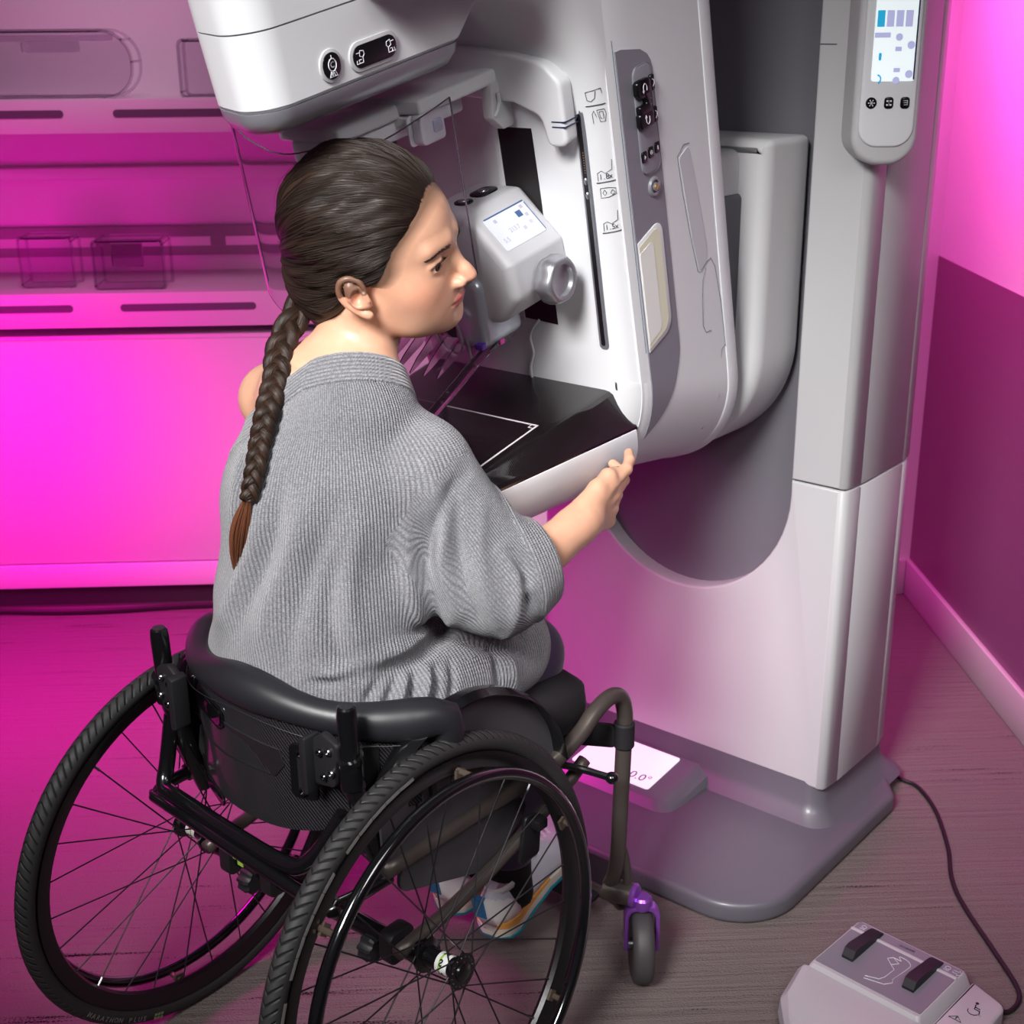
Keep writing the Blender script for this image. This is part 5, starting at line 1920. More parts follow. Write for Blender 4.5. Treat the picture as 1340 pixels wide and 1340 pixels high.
def strands(name, lines, r, m, parent, taper=True):
    mb = MB()
    for ln in lines:
        k = len(ln)
        mb.tube(ln, [max(r * (1 - .75 * abs(2 * i / (k - 1) - 1) ** 3), r * .15) if taper else r for i in range(k)], 4, caps=False)
    return mb.build(name, m, parent, sharp=0, fix=False)


# combed strands lying on the cap
from mathutils.bvhtree import BVHTree
bv = BVHTree.FromPolygons([tuple(p) for p in Pc], [tuple(q) for q in Qc])
lines = []
rs = random.Random(3)
for i in range(900):
    phi = rs.uniform(-2.2, 2.2)
    y0 = None
    ln = []
    y = rs.uniform(-.04, .085) if i % 3 else .082
    ph2 = phi; n_ = rs.randint(8, 16)
    for j in range(n_):
        zc_ = .02 + (y + .10) * .18
        d = np_((math.sin(ph2), 0, math.cos(ph2)))
        p = h2l(np_((0, y, zc_)) + d * .14)
        o = h2l(np_((0, y, zc_)))
        hit = bv.ray_cast(Vector(p), Vector(o - p).normalized(), .2)
        if hit[0] is None: break
        lz = ((np_(hit[0]) - HC) @ HR) / HS
        if lz[1] > hl_y(lz[2]) - .001: 
            if ln: break
            y -= .008; continue
        ln.append(hit[0] + hit[1] * rs.uniform(.0001, .0010))
        y -= rs.uniform(.007, .010); ph2 *= 1.0 + .006
    if len(ln) >= 4: lines.append(smooth_path(ln, 2))
strands('hair_strands', lines, .00045, M_strand, hair)
# a few flyaway hairs
lines = []
for i in range(26):
    a = rs.uniform(-1.4, 1.4); y = rs.uniform(-.09, .03)
    ln = []
    for j in range(7):
        zc_ = .02 + (y + .10) * .18
        d = np_((math.sin(a), 0, math.cos(a)))
        p = h2l(np_((0, y, zc_)) + d * .15); o = h2l(np_((0, y, zc_)))
        hit = bv.ray_cast(Vector(p), Vector(o - p).normalized(), .2)
        if hit[0] is None: break
        ln.append(hit[0] + hit[1] * (.001 + .006 * math.sin(j / 6 * PI) * rs.uniform(.3, 1)))
        y -= .010; a += rs.uniform(-.03, .03)
    if len(ln) > 4: lines.append(smooth_path(ln, 3))
strands('flyaway_hair', lines, .00022, M_strand, hair)

# brows and lashes
lines = []
for s in SIDES:
    for i in range(150):
        t = rs.random()
        base = np_((s * (.0140 + .034 * t), .0925 - .0175 * t ** 1.6, .0345 + .0050 * math.sin(t * 2.4) - .0065 * t)) + np_((0, 0, rs.uniform(-.0022, .0022) * (1.1 - t)))
        tip = base + np_((s * .0050, -.0012, .0010 + .002 * (1 - t)))
        A = h2l(base); 
        ln = []
        for q in (0, .5, 1):
            p = h2l(base * (1 - q) + tip * q)
            nn = HR @ np_((s * .35, .9, .1)); 
            ln.append(Vector(p))
        lines.append(ln)
bh = BVHTree.FromPolygons([tuple(p) for p in Ph], [tuple(q) for q in Qh])
def snap(lines, off):
    out = []
    for ln in lines:
        o = []
        for p in ln:
            q = bh.find_nearest(p)
            o.append(q[0] + q[1] * off)
        out.append(o)
    return out
strands('eyebrow', snap(lines[:150], .0004), .00042, mat('brow_hair', (58, 38, 28), .5, grain=0), body)
strands('eyebrow', snap(lines[150:], .0004), .00042, mat('brow_hair', (58, 38, 28), .5, grain=0), body)
lines = []
for s in SIDES:
    for i in range(22):
        t = i / 21
        base = np_((s * (.0185 + .0265 * t), .0850 + .004 * math.sin(t * PI) - .0070 * t, .0202 + .0030 * math.sin(t * PI)))
        tip = base + np_((s * .0035 * (t + .1), .0065, .0035)); mid = (base + tip) / 2 + np_((0, .001, -.0012))
        lines.append([Vector(h2l(base)), Vector(h2l(mid)), Vector(h2l(tip))])
strands('eyelashes', lines, .00030, mat('lash_hair', (20, 14, 12), .5, grain=0), body)
# ------------------------------------------------------------------ sweater
S = Field()
S.cone((-.115, .105, .905), (.105, .120, .930), .052, .055, .03)
S.cone((-.05, .080, .985), (.065, .095, .990), .060, .058, .03)
S.cone((0.0, .090, 1.00), (0.02, .11, 1.06), .070, .064, .03)
S.ell((-.005, .060, .86), (.142, .115, .15), None, .03)
S.ell((-.008, .045, .735), (.150, .120, .125), None, .04)
S.ell((-.018, .040, .660), (.166, .112, .09), None, .03)
# skirt part over the hips and lap
S.ell((.012, .07, .60), (.170, .125, .10), None, .02)
for s in SIDES:
    S.cone((s * .085, .08, .612), (s * .085, .315, .600), .092, .078, .03)
S.ell((.02, .20, .66), (.12, .12, .05), None, .03)
# right sleeve
SS = np_((.130, .128, .915)); SE = np_((.206, .186, .782)); SW = np_((.214, .256, .790))
S.cone(SS, SE, .056, .060, .03)
S.cone(SS + np_((-.01, -.01, -.08)), SE + np_((-.04, -.01, -.02)), .052, .058, .03)
S.cone(SE, SW, .062, .056, .03)
S.cone((.085, .07, .785), (.165, .14, .785), .046, .050, .03)
# left sleeve
S.cone((-.128, .110, .895), (-.150, .120, .770), .050, .054, .03)
S.cone((-.150, .120, .770), (-.130, .270, .722), .052, .05, .03)
S.cone((-.04, .085, 1.00), (.04, .09, 1.005), .068, .068, .03)
S.cone((-.145, .118, .945), (.100, .130, .943), .050, .048, .03)
S.ell((0, .085, .90), (.135, .096, .11), None, .03)
S.cone(SH, EL, .054, .048, .03)
# cuts: neckline, cuff, hem
NP = np_((-.02, .06, 1.062)); NN = np_((-.36, -.12, 1.0)); NN /= np.linalg.norm(NN)
# neckline plane through the bare left shoulder and the right side of the neck
n1_ = np_((-.195, .10, .935)); n2_ = np_((.03, .045, 1.078)); n3_ = np_((.10, .150, 1.062))
NN = np.cross(n2_ - n1_, n3_ - n1_); NN /= np.linalg.norm(NN)
if NN[2] < 0: NN = -NN
S.plane(n1_, NN, .006, lambda X, Y, Z: np.minimum(.45 * np.maximum(0, .02 - X), .036) + .20 * np.maximum(0, -.09 - X))
CN = SW - SE; CN /= np.linalg.norm(CN); CN = CN * .8 + np_((.35, .35, .1)); CN /= np.linalg.norm(CN)
CPt = np_((.217, .246, .786))
def only_cuff(X, Y, Z):
    d = (X - CPt[0]) * CN[0] + (Y - CPt[1]) * CN[1] + (Z - CPt[2]) * CN[2]
    return np.where((X > .155) & (Z > .66), d, np.minimum(d, -.05))
S.custom(only_cuff, (-9, -9, -9), (9, 9, 9), .005, 'max')
S.plane((0, 0, .532), (0, .0, -1), .01)
# hollow the cuff
S.cone(SE + np_((0, .02, 0)), CPt + CN * .05, .040, .050, .004, '-')
Psw, Qsw = S.mesh((-.31, -.16, .50), (.38, .46, 1.12), .0036, 2)

N_ = vnormals(Psw, Qsw)
# folds: given as 3d polylines found on the surface, pushed in (negative) or out
sbv = BVHTree.FromPolygons([tuple(p) for p in Psw], [tuple(q) for q in Qsw])
CAML = np_((1.27, -1.09, 1.47))
_fw = np_((-.598, .726, -.339)); _r = np_((.773, .634, -.008)); _u = np_((-.209, .267, .941))
def surf(px, py):
    d = _fw + _r * (px - 670) / 1800 - _u * (py - 670) / 1800
    h = sbv.ray_cast(Vector(CAML), Vector(d))
    return np_(h[0]) if h[0] is not None else None
FOLDS = [
    # depth, width, points seen on the back of the sweater
    (-.016, .012, [(552, 690), (556, 740), (566, 790), (584, 822)]),
    (.010, .014, [(530, 690), (535, 750), (548, 805), (560, 840)]),
    (-.010, .012, [(585, 820), (560, 845), (530, 868), (495, 880)]),
    (.012, .014, [(600, 800), (560, 826), (520, 850), (480, 862)]),
    (-.007, .012, [(470, 885), (440, 850), (430, 800), (440, 740)]),
    (.006, .014, [(492, 870), (462, 820), (456, 760), (470, 690)]),
    (.007, .016, [(345, 660), (330, 720), (300, 790), (285, 825)]),
    (-.006, .013, [(368, 640), (356, 710), (330, 775), (310, 830)]),
    (.005, .016, [(410, 640), (380, 720), (350, 800), (335, 860)]),
    (-.005, .014, [(440, 660), (410, 740), (385, 810), (375, 870)]),
    (.006, .012, [(560, 610), (585, 680), (580, 740), (600, 790)]),
    (-.007, .010, [(600, 640), (596, 700), (604, 760), (625, 810)]),
    (.006, .010, [(630, 660), (628, 720), (640, 780), (655, 815)]),
    (-.009, .009, [(672, 725), (690, 750), (694, 790), (680, 830)]),
    (.007, .009, [(655, 722), (675, 755), (676, 795), (660, 832)]),
    (-.005, .010, [(610, 615), (585, 650), (566, 700), (556, 740)]),
    (-.008, .007, [(520, 890), (510, 915), (500, 945)]), (.007, .007, [(532, 885), (524, 912), (514, 950)]),
    (-.009, .007, [(545, 880), (540, 905), (528, 950)]), (.007, .007, [(560, 876), (556, 905), (545, 945)]),
    (-.008, .007, [(572, 872), (572, 900), (562, 935)]), (-.007, .007, [(495, 892), (484, 912), (478, 930)]),
    (-.006, .007, [(590, 868), (594, 890), (590, 915)]),
    (-.006, .010, [(650, 850), (652, 880), (650, 915)]), (.005, .009, [(668, 848), (670, 880), (668, 915)]),
    (-.005, .009, [(455, 885), (430, 893), (405, 893)]), (.006, .010, [(470, 872), (440, 882), (410, 880)]),
    (-.006, .010, [(320, 600), (312, 650), (306, 700)]), (.005, .010, [(335, 590), (330, 640), (325, 690)]),
    (-.008, .009, [(600, 835), (640, 846), (680, 852)]),
]
disp = np.zeros(len(Psw))
for dep, wid, pts in FOLDS:
    P3 = [surf(*p) for p in pts]
    P3 = [p for p in P3 if p is not None]
    if len(P3) < 2: continue
    P3 = [np_(q) for q in smooth_path([tuple(p) for p in P3], 5)]
    best = np.full(len(Psw), 9.0); tt = np.zeros(len(Psw))
    lo_, hi_ = np.min(P3, 0) - .05, np.max(P3, 0) + .05
    m_ = ((Psw > lo_) & (Psw < hi_)).all(1)
    Pm_ = Psw[m_]
    bb = np.full(len(Pm_), 9.0); tb = np.zeros(len(Pm_))
    for i in range(len(P3) - 1):
        a, b_ = P3[i], P3[i + 1]; ab = b_ - a
        t = np.clip(((Pm_ - a) @ ab) / (ab @ ab + 1e-12), 0, 1)
        d = np.linalg.norm(Pm_ - (a + t[:, None] * ab), axis=1)
        w_ = d < bb
        bb[w_] = d[w_]; tb[w_] = (i + t[w_]) / (len(P3) - 1)
    env = np.sin(np.clip(tb * .86 + .07, 0, 1) * PI) ** .7
    g = dep * (1.5 if abs(dep) < .0095 else 1.0) * env * np.exp(-(bb / wid) ** 2)
    disp[m_] += g
# loose-cloth undulation
for i in range(0, len(Psw)):
    pass
q = Psw * np_((16, 16, 7))
und = .0016 * np.sin(q[:, 0] + 1.7 * np.sin(q[:, 2])) * np.sin(q[:, 1] * 1.1 + .6 + q[:, 2] * .8)
disp += und
# neckband: thicker strip with a seam at its lower edge
dn = -((Psw - n1_) @ NN + np.minimum(.45 * np.maximum(0, .02 - Psw[:, 0]), .036) + .20 * np.maximum(0, -.09 - Psw[:, 0]))
band = np.exp(-((dn - .040) / .0022) ** 2) * (Psw[:, 2] > .86)
disp -= .0018 * band
disp += .0012 * (dn < .039) * (dn > 0)
# armhole seam
sm_ = [surf(*p) for p in [(612, 592), (590, 640), (566, 690), (556, 740)]]
sm_ = [p for p in sm_ if p is not None]
if len(sm_) > 1:
    P3 = [np_(q_) for q_ in smooth_path([tuple(p) for p in sm_], 5)]
    bb = np.min([seg_d(Psw, P3[i], P3[i + 1]) for i in range(len(P3) - 1)], axis=0)
    disp -= .0015 * np.exp(-(bb / .0022) ** 2)
# cuff turn-up step
dcu = (Psw - CPt) @ CN
mcu = (Psw[:, 0] > .155) & (Psw[:, 2] > .66)
disp += np.where(mcu, .0035 * np.clip((dcu + .045) / .004, 0, 1), 0)
Psw = Psw + N_ * disp[:, None]

# rib coordinates
Cq = Psw[Qsw].mean(1)
ax_s = (SE - SS) / np.linalg.norm(SE - SS); ax_w = (SW - SE) / np.linalg.norm(SW - SE)
def arm_uv(p, o, ax):
    u0 = np.cross(ax, (0, 0, 1)); u0 /= np.linalg.norm(u0); w0 = np.cross(ax, u0)
    r = p - o; t = r @ ax
    return np.stack([np.arctan2(r @ w0, r @ u0) * .085, t], 1)
dS = np.minimum(seg_d(Cq, SS, SE), seg_d(Cq, SE, SW) - .01)
sleeve = (Cq[:, 0] > .112 + .06 * np.clip((Cq[:, 2] - .80) / .15, 0, 1)) & (dS < .105) & (Cq[:, 2] > .655) & ((Cq[:, 2] < .92) | (Cq[:, 0] > .18))
isband = (-((Cq - n1_) @ NN + np.minimum(.45 * np.maximum(0, .02 - Cq[:, 0]), .036) + .20 * np.maximum(0, -.09 - Cq[:, 0])) < .039) & (Cq[:, 2] > .86)
iscuff = (((Cq - CPt) @ CN) > -.044) & (Cq[:, 0] > .155) & (Cq[:, 2] > .66)
V4 = Psw[Qsw]
uv = np.stack([np.arctan2(V4[..., 0] + .0, -(V4[..., 1] - .09)) * .150 + V4[..., 0] * .12, V4[..., 2]], -1)
wr = (uv[:, :, 0].max(1) - uv[:, :, 0].min(1)) > .3
uv[wr] = uv[wr][:, :1]
us = arm_uv(V4.reshape(-1, 3), SS, ax_s).reshape(-1, 4, 2)
us[..., 0] = us[..., 0] + .0
wr2 = (us[:, :, 0].max(1) - us[:, :, 0].min(1)) > .2; us[wr2] = us[wr2][:, :1]
uv[sleeve] = us[sleeve]
ub = np.stack([-((V4 - n1_) @ NN + np.minimum(.45 * np.maximum(0, .02 - V4[..., 0]), .036) + .20 * np.maximum(0, -.09 - V4[..., 0])), V4[..., 0]], -1)
uv[isband] = ub[isband]
uc = np.stack([((V4 - CPt) @ CN), V4[..., 2]], -1)
uv[iscuff & sleeve] = uc[iscuff & sleeve]
uv[(~sleeve) & (Cq[:, 2] < .655) & (Cq[:, 1] > .12)] = np.stack([V4[..., 1], V4[..., 0]], -1)[(~sleeve) & (Cq[:, 2] < .655) & (Cq[:, 1] > .12)]

M_knit = mat('grey_rib_knit', (172, 172, 178), .9, grain=0, sheen=.3, spec=.15)
nt, b = nodes(M_knit)
uvn = nt.nodes.new('ShaderNodeUVMap'); uvn.uv_map = 'UVMap'
sx = nt.nodes.new('ShaderNodeSeparateXYZ'); nt.links.new(uvn.outputs[0], sx.inputs[0])
rib = mnode(nt, 'SINE', mnode(nt, 'MULTIPLY', sx.outputs['X'], 2 * PI / .0050))
pur = mnode(nt, 'SINE', mnode(nt, 'MULTIPLY', sx.outputs['Y'], 2 * PI / .0022))
rib01 = mnode(nt, 'MULTIPLY_ADD', rib, .5, .5)
ribp = mnode(nt, 'POWER', rib01, .6)
hh_ = mnode(nt, 'MULTIPLY_ADD', pur, .16, ribp)
bp = nt.nodes.new('ShaderNodeBump'); bp.inputs['Strength'].default_value = 1.0; bp.inputs['Distance'].default_value = .0016
nt.links.new(hh_, bp.inputs['Height']); nt.links.new(bp.outputs[0], b.inputs['Normal'])
tc = nt.nodes.new('ShaderNodeTexCoord'); nz = nt.nodes.new('ShaderNodeTexNoise'); nz.inputs['Scale'].default_value = 420; nz.inputs['Detail'].default_value = 2
nt.links.new(tc.outputs['Object'], nz.inputs['Vector'])
rp = nt.nodes.new('ShaderNodeValToRGB'); rp.color_ramp.elements[0].position = .36; rp.color_ramp.elements[1].position = .64
rp.color_ramp.elements[0].color = srgb((116, 116, 121)); rp.color_ramp.elements[1].color = srgb((150, 150, 155))
nt.links.new(nz.outputs['Fac'], rp.inputs[0])
gv = mix(nt, mnode(nt, 'MULTIPLY_ADD', ribp, .55, .45), srgb((84, 84, 90)), rp.outputs[0])
nt.links.new(gv, b.inputs['Base Color'])
sweater = np_mesh('sweater', Psw, Qsw, M_knit, body, uv=uv.reshape(-1, 2))

# ---- long braid hanging over the left shoulder, resting on the knit
def lift(px, py, off):
    q = surf(px, py)
    v = np_(CAML) - q; v /= np.linalg.norm(v)
    return q + v * off
_b = [lift(352, 535, .016), lift(343, 575, .014), lift(335, 615, .013), lift(327, 652, .012)]
_s = h2l((.004, -.104, -.040))
_m1 = _s * .62 + _b[0] * .38; _m2 = _s * .28 + _b[0] * .72
_m1 = _m1 + np_((-.008, -.014, -.012)); _m2 = _m2 + np_((0, -.006, -.004))
BP = smooth_path([tuple(_s), tuple(_m1), tuple(_m2)] + [tuple(q) for q in _b], 14)
BP = [np_(p) for p in BP]
nB = len(BP)
M_braid = hair_mat('braid_brown', (20, 13, 10), (66, 46, 35))
mb = MB()
uvs = []
view = np_((.55, -.72, .2)); view /= np.linalg.norm(view)
for j in range(3):
    path = []; rad = []
    for i in range(nB):
        t = i / (nB - 1)
        T = BP[min(i + 1, nB - 1)] - BP[max(i - 1, 0)]; T /= np.linalg.norm(T)
        sdv = np.cross(T, view); sdv /= np.linalg.norm(sdv); ov = np.cross(sdv, T)
        a = i / nB * 2 * PI * 4.6 + 2 * PI * j / 3
        w = .0125 * (1 - .42 * t)
        path.append(BP[i] + sdv * w * math.sin(a) + ov * w * .42 * math.sin(2 * a) + ov * .006)
        rad.append(.0098 * (1 - .40 * t) * (1 + .12 * math.cos(2 * a)))
    mb.tube(path, rad, 14)
braid = mb.build('braid', M_braid, body, sharp=0)
me = braid.data; l = me.uv_layers.new(name='UVMap')
for p in me.polygons:
    js = [v % 14 for v in p.vertices]
    wrap = max(js) - min(js) > 1
    for li, v in zip(p.loop_indices, p.vertices):
        jj = v % 14; ii = (v // 14) % nB
        if wrap and jj == 0: jj = 14
        l.data[li].uv = (jj / 14 * .12 + ii * .004, ii * .003)
# loose strands along the braid
lines = []
for q in range(70):
    i0 = rs.randint(0, nB - 12); k = rs.randint(7, 12)
    j = rs.randint(0, 2); off = rs.uniform(.6, 1.15)
    ln = []
    for i in range(i0, min(nB, i0 + k)):
        t = i / (nB - 1)
        T = BP[min(i + 1, nB - 1)] - BP[max(i - 1, 0)]; T /= np.linalg.norm(T)
        sdv = np.cross(T, view); sdv /= np.linalg.norm(sdv); ov = np.cross(sdv, T)
        a = i / nB * 2 * PI * 4.6 + 2 * PI * j / 3
        w = .0125 * (1 - .42 * t)
        ln.append(Vector(BP[i] + sdv * (w * math.sin(a) + .006 * (off - 1)) + ov * (w * .42 * math.sin(2 * a) + .006 + .0092 * (1 - .4 * t) * off)))
    lines.append(smooth_path(ln, 2))
strands('braid_strands', lines, .0004, M_strand, braid)
# hair tie and brush of loose hair
e = BP[-1]
mb = MB(); mb.lathe([(.0070, -.004), (.0088, 0), (.0070, .004)], e, (-.15, -.1, -1), 16); mb.build('hair_tie', M_strand, braid)
lines = []
TP = [e, e + np_((-.012, -.002, -.035)), e + np_((-.022, -.002, -.075)), e + np_((-.026, .002, -.118))]
TP = [np_(p) for p in smooth_path(TP, 4)]
for q in range(420):
    a = rs.uniform(0, 2 * PI); rr_ = math.sqrt(rs.random())
    ln = []; L = rs.uniform(.55, 1.0)
    for i in range(len(TP)):
        t = i / (len(TP) - 1)
        if t > L: break
        w = .006 + .0095 * math.sin(min(t * 2.2, 1) * PI / 2) - .012 * max(0, t - .45)
        w = max(w, .0012)
        ln.append(Vector(TP[i] + np_((math.cos(a) * w * rr_, math.sin(a) * w * .8 * rr_, 0)) + np_((0, -.004, 0)) * 1.0))
    lines.append(ln)
strands('braid_tail', lines, .00055, M_tip, braid)

# ------------------------------------------------------------------ leggings, socks, trainers
M_leg = mat('leggings_dark_purple', (62, 46, 76), .7, sheen=.2)
M_sock = mat('sock_black', (16, 15, 18), .85)
Lg = Field()
KN = {}
for s in SIDES:
    kx = .083 if s > 0 else -.085
    K = np_((kx, .378, .562 if s > 0 else .572)); KN[s] = K
    Lg.cone((s * .085, .08, .612), K, .066, .056, .03)
    Lg.cone(K, (.058 if s > 0 else -.075, .400, .33), .056, .052, .02)
    Lg.cone((.058 if s > 0 else -.075, .400, .33), (.036 if s > 0 else -.064, .384, .175), .052, .041, .02)
Lg.plane((0, 0, .178), (0, 0, -1), .004)
Pl, Ql = Lg.mesh((-.20, -.05, .15), (.22, .56, .74), .0045, 1)
np_mesh('leggings', Pl, Ql, M_leg, body)

M_upper = mat('trainer_fabric', (206, 208, 218), .7); M_white_sh = mat('trainer_white', (232, 230, 228), .5)
M_mid = mat('midsole_cream', (226, 220, 204), .55); M_org = mat('midsole_orange', (228, 164, 80), .5); M_teal = mat('outsole_teal', (24, 130, 150), .5)
M_blue = mat('heel_tab_blue', (30, 110, 160), .5)
M_lace = mat('lace_white', (236, 232, 234), .7)


def shoe(heel, toe, side):
    """heel/toe: sole points under heel and toe"""
    heel = np_(heel); toe = np_(toe)
    d = toe - heel; L = np.linalg.norm(d); d /= L
    x = np.cross(d, (0, 0, 1)); x /= np.linalg.norm(x)          # to the right
    z = np.cross(x, d)
    P = lambda a, b_, c: tuple(heel + d * a * L + x * b_ + z * c)
    st = np.linspace(0, 1, 25)
    hw = np.interp(st, [0, .04, .12, .3, .5, .68, .82, .93, 1], [.012, .027, .034, .034, .036, .046, .044, .030, .006])
    cxo = np.interp(st, [0, .3, .6, 1], [0, 0, .002, -.006]) * side
    top = np.interp(st, [0, .08, .25, .45, .7, .88, .96, 1], [.085, .098, .094, .092, .068, .052, .046, .034])
    # sole layers
    def layer(name, z0, z1, grow, m, par):
        mb = MB()
        left = []; right = []
        prof = []
        for i, t in enumerate(st):
            prof.append((t, cxo[i], hw[i] + grow))
        out = [(t, c + w) for t, c, w in prof] + [(t, c - w) for t, c, w in reversed(prof)]
        def zz(t, zf): return zf + .010 * max(0, (t - .75) / .25) ** 2 + .006 * max(0, (.10 - t) / .10)
        f0 = [P(-.02 * 0 + t, b_ * .94, zz(t, z0)) for t, b_ in out]
        f1 = [P(t, b_, zz(t, z0 * .6 + z1 * .4)) for t, b_ in out]
        f2 = [P(t, b_ * .985, zz(t, z1)) for t, b_ in out]
        mb.loft([f0, f1, f2])
        return mb.build(name, m, par, sharp=40)
    # upper as stacked rings along the length
    mb = MB()
    rings = []
    for i, t in enumerate(st):
        w = hw[i] * .97; tp = top[i]; c = cxo[i]
        n_ = 18; ring = []
        for j in range(n_):
            a = PI * j / (n_ - 1)
            px_ = math.cos(a); pz = math.sin(a)
            wid = w * (abs(px_) ** .75) * (1 if px_ >= 0 else -1)
            if t < .45: wid *= 1 - .22 * pz
            ring.append(P(t, c + wid, .022 + (tp - .022) * pz ** .75 + .010 * max(0, (t - .75) / .25) ** 2))
        rings.append(ring)
    mb.loft(rings)
    up_ = mb.build('trainer', M_upper, body, sharp=0)
    layer('outsole', 0, .006, .0048, M_teal, up_)
    layer('midsole', .005, .024, .004, M_mid, up_)
    # orange stripe on the heel half
    mb = MB()
    stp = [(t, c, w) for t, c, w in zip(st, cxo, hw) if t <= .52]
    o = [(t, c + w + .0035) for t, c, w in stp]; o2 = [(t, c - w - .0035) for t, c, w in stp]
    path = list(reversed(o)) + o2[1:]
    mb.loft([[P(t, b_, .0225), P(t, b_, .0225 + .019 * (1 - t / .62)), P(t, b_ * .9, .0225 + .019 * (1 - t / .62)), P(t, b_ * .9, .0225)] for t, b_ in path])
    mb.build('sole_stripe', M_org, up_)
    # white heel cap, collar, tab
    mb = MB()
    rings = []
    for t in (.0, .02, .06, .12, .18):
        w = np.interp(t, st, hw) * 1.0 + .0012
        ring = []
        for j in range(14):
            a = PI * j / 13; px_ = math.cos(a); pz = math.sin(a)
            wid = w * (abs(px_) ** .75) * (1 if px_ >= 0 else -1) * (1 - .22 * pz)
            ring.append(P(t - .004, wid, .036 + (np.interp(t, st, top) - .034 - .10 * t) * pz ** .75))
        rings.append(ring)
    mb.loft(rings); mb.build('heel_cap', M_white_sh, up_, sharp=0)
    mb = MB()
    mb.loft([[P(-.012, b_ - .011 * side, c), P(-.012, b_ + .011 * side, c), P(.02, b_ + .011 * side, c), P(.02, b_ - .011 * side, c)] for b_, c in ((-.012, .050), (-.013, .070), (-.014, .090))])
    mb.build('heel_tab', M_blue, up_)
    mb = MB()
    mb.loft([[P(t, b_ * k, .080 + .010 * math.sin(t * 6)) for t, b_ in [(.06 + .17 * (1 - math.cos(a)), .026 * math.sin(a)) for a in np.linspace(0, 2 * PI, 20, endpoint=False)]] if False else [P(.06 + .19 * (1 - math.cos(a)) , .030 * k * math.sin(a), zc2) for a in np.linspace(0, 2 * PI, 20, endpoint=False)] for k, zc2 in ((1.0, .086), (1.02, .094), (.95, .100), (.86, .096))])
    mb.build('collar', M_white_sh, up_, sharp=0)
    mb = MB()
    for i in range(6):
        t = .44 + .055 * i; h = float(np.interp(t, st, top)) + .002
        wv_ = .019
        mb.tube(smooth_path([P(t, -wv_, h - .012), P(t + .008, 0, h + .003), P(t + .02, wv_, h - .012)], 4), .0022, 6)
        mb.tube(smooth_path([P(t, wv_, h - .012), P(t + .008, 0, h + .0035), P(t + .02, -wv_, h - .012)], 4), .0022, 6)
    h = float(np.interp(.42, st, top)) + .006
    for q in (-1, 1):
        mb.tube(smooth_path([P(.43, 0, h), P(.40, q * .020, h + .006), P(.44, q * .034, h - .004), P(.47, q * .018, h - .002), P(.43, 0, h)], 5), .0018, 6)
    mb.build('laces', M_lace, up_, sharp=0)
    return up_


shR = shoe((.045, .335, .050), (-.002, .600, .106), 1)
shL = shoe((-.056, .338, .050), (-.092, .602, .106), -1)
for s, kx in ((1, .036), (-1, -.064)):
    mb = MB()
    k = -.012 if s > 0 else -.010
    mb.loft([[(cx_ + r * math.cos(a), cy_ + r * 1.05 * math.sin(a), z) for a in np.linspace(0, 2 * PI, 24, endpoint=False)] for cx_, cy_, z, r in ((kx + .003, .41 + k, .085, .030), (kx + .004, .405 + k, .11, .036), (kx, .395 + k * .4, .150, .0375), (kx, .385, .185, .0405), (kx + .001, .386, .192, .0405))])
    mb.build('sock', M_sock, body, sharp=0)
# ================================================================== FOOT PEDAL (room frame, on the floor)
M_pedw = mat('pedal_housing_grey', (178, 173, 179), .4)
pa = np_((.650, 1.901, .052)); pb = np_((.500, 1.760, .052)); pc_ = np_((.742, 1.722, .052))
ux = (pb - pa); LW = np.linalg.norm(ux); ux = ux / LW           # towards the heel rest (screen lower left)
vx = np_((.0, .0, 0)); vx = np.cross((0, 0, 1), ux)              # towards the right end
if vx @ (pc_ - pa) < 0: vx = -vx
PW = (pc_ - pa) @ vx
ped = thing('foot_pedal', 'white and grey foot pedal unit with two black pedals on the carpet', 'foot pedal', (.60, 1.74, 0))
O_ = pa
def PF_(u, v, d, base=0.0):                      # u towards heel, v along the width
    p = O_ + ux * u + vx * v
    return (p[0], p[1], base + d)
def top_z(u): return .056 - .10 * max(0, u) * .18
W2 = PW
# housing: tray for the pedals
mb = MB()
def tring(z, g, uu=.152):
    return [PF_(a, b_, z) for a, b_ in fillet([(-g, -g), (uu + g, -g), (uu + g, W2 + g), (-g, W2 + g)], .006, 3)]
mb.loft([tring(0, .010), tring(.004, .012), tring(.046, .0), tring(.050, -.003)])
mb.build('pedal_housing', M_pedw, ped, sharp=40)
# heel rest
mb = MB()
def hr(z, g):
    return [PF_(a, b_, z) for a, b_ in fillet([(.150, -.014 - g), (.230 + g, .006 - g), (.300 + g, .06), (.300 + g, W2 - .03), (.230, W2 + .03 + g), (.150, W2 + .014 + g)], [.004, .03, .05, .05, .03, .004], 6)]
mb.loft([hr(0, .0), hr(.006, .006), hr(.030, .004), hr(.040, -.004), hr(.043, -.014)])
mb.build('heel_rest', M_pedw, ped, sharp=30)
mb = MB()
mb.slab(fillet([(0.0, W2 + .010), (.150, W2 + .010), (.165, W2 + .045), (.120, W2 + .080), (.02, W2 + .075)], [.004, .004, .02, .03, .02], 6), lambda u, v, d: PF_(u, v, d), 0, .038, .006, 3)
wing = mb.build('side_wing', M_pedw, ped, sharp=30)
# wheelchair pictogram and warning sign on the wing
mb = MB()
T_ = .0384
cu, cv = .060, W2 + .044
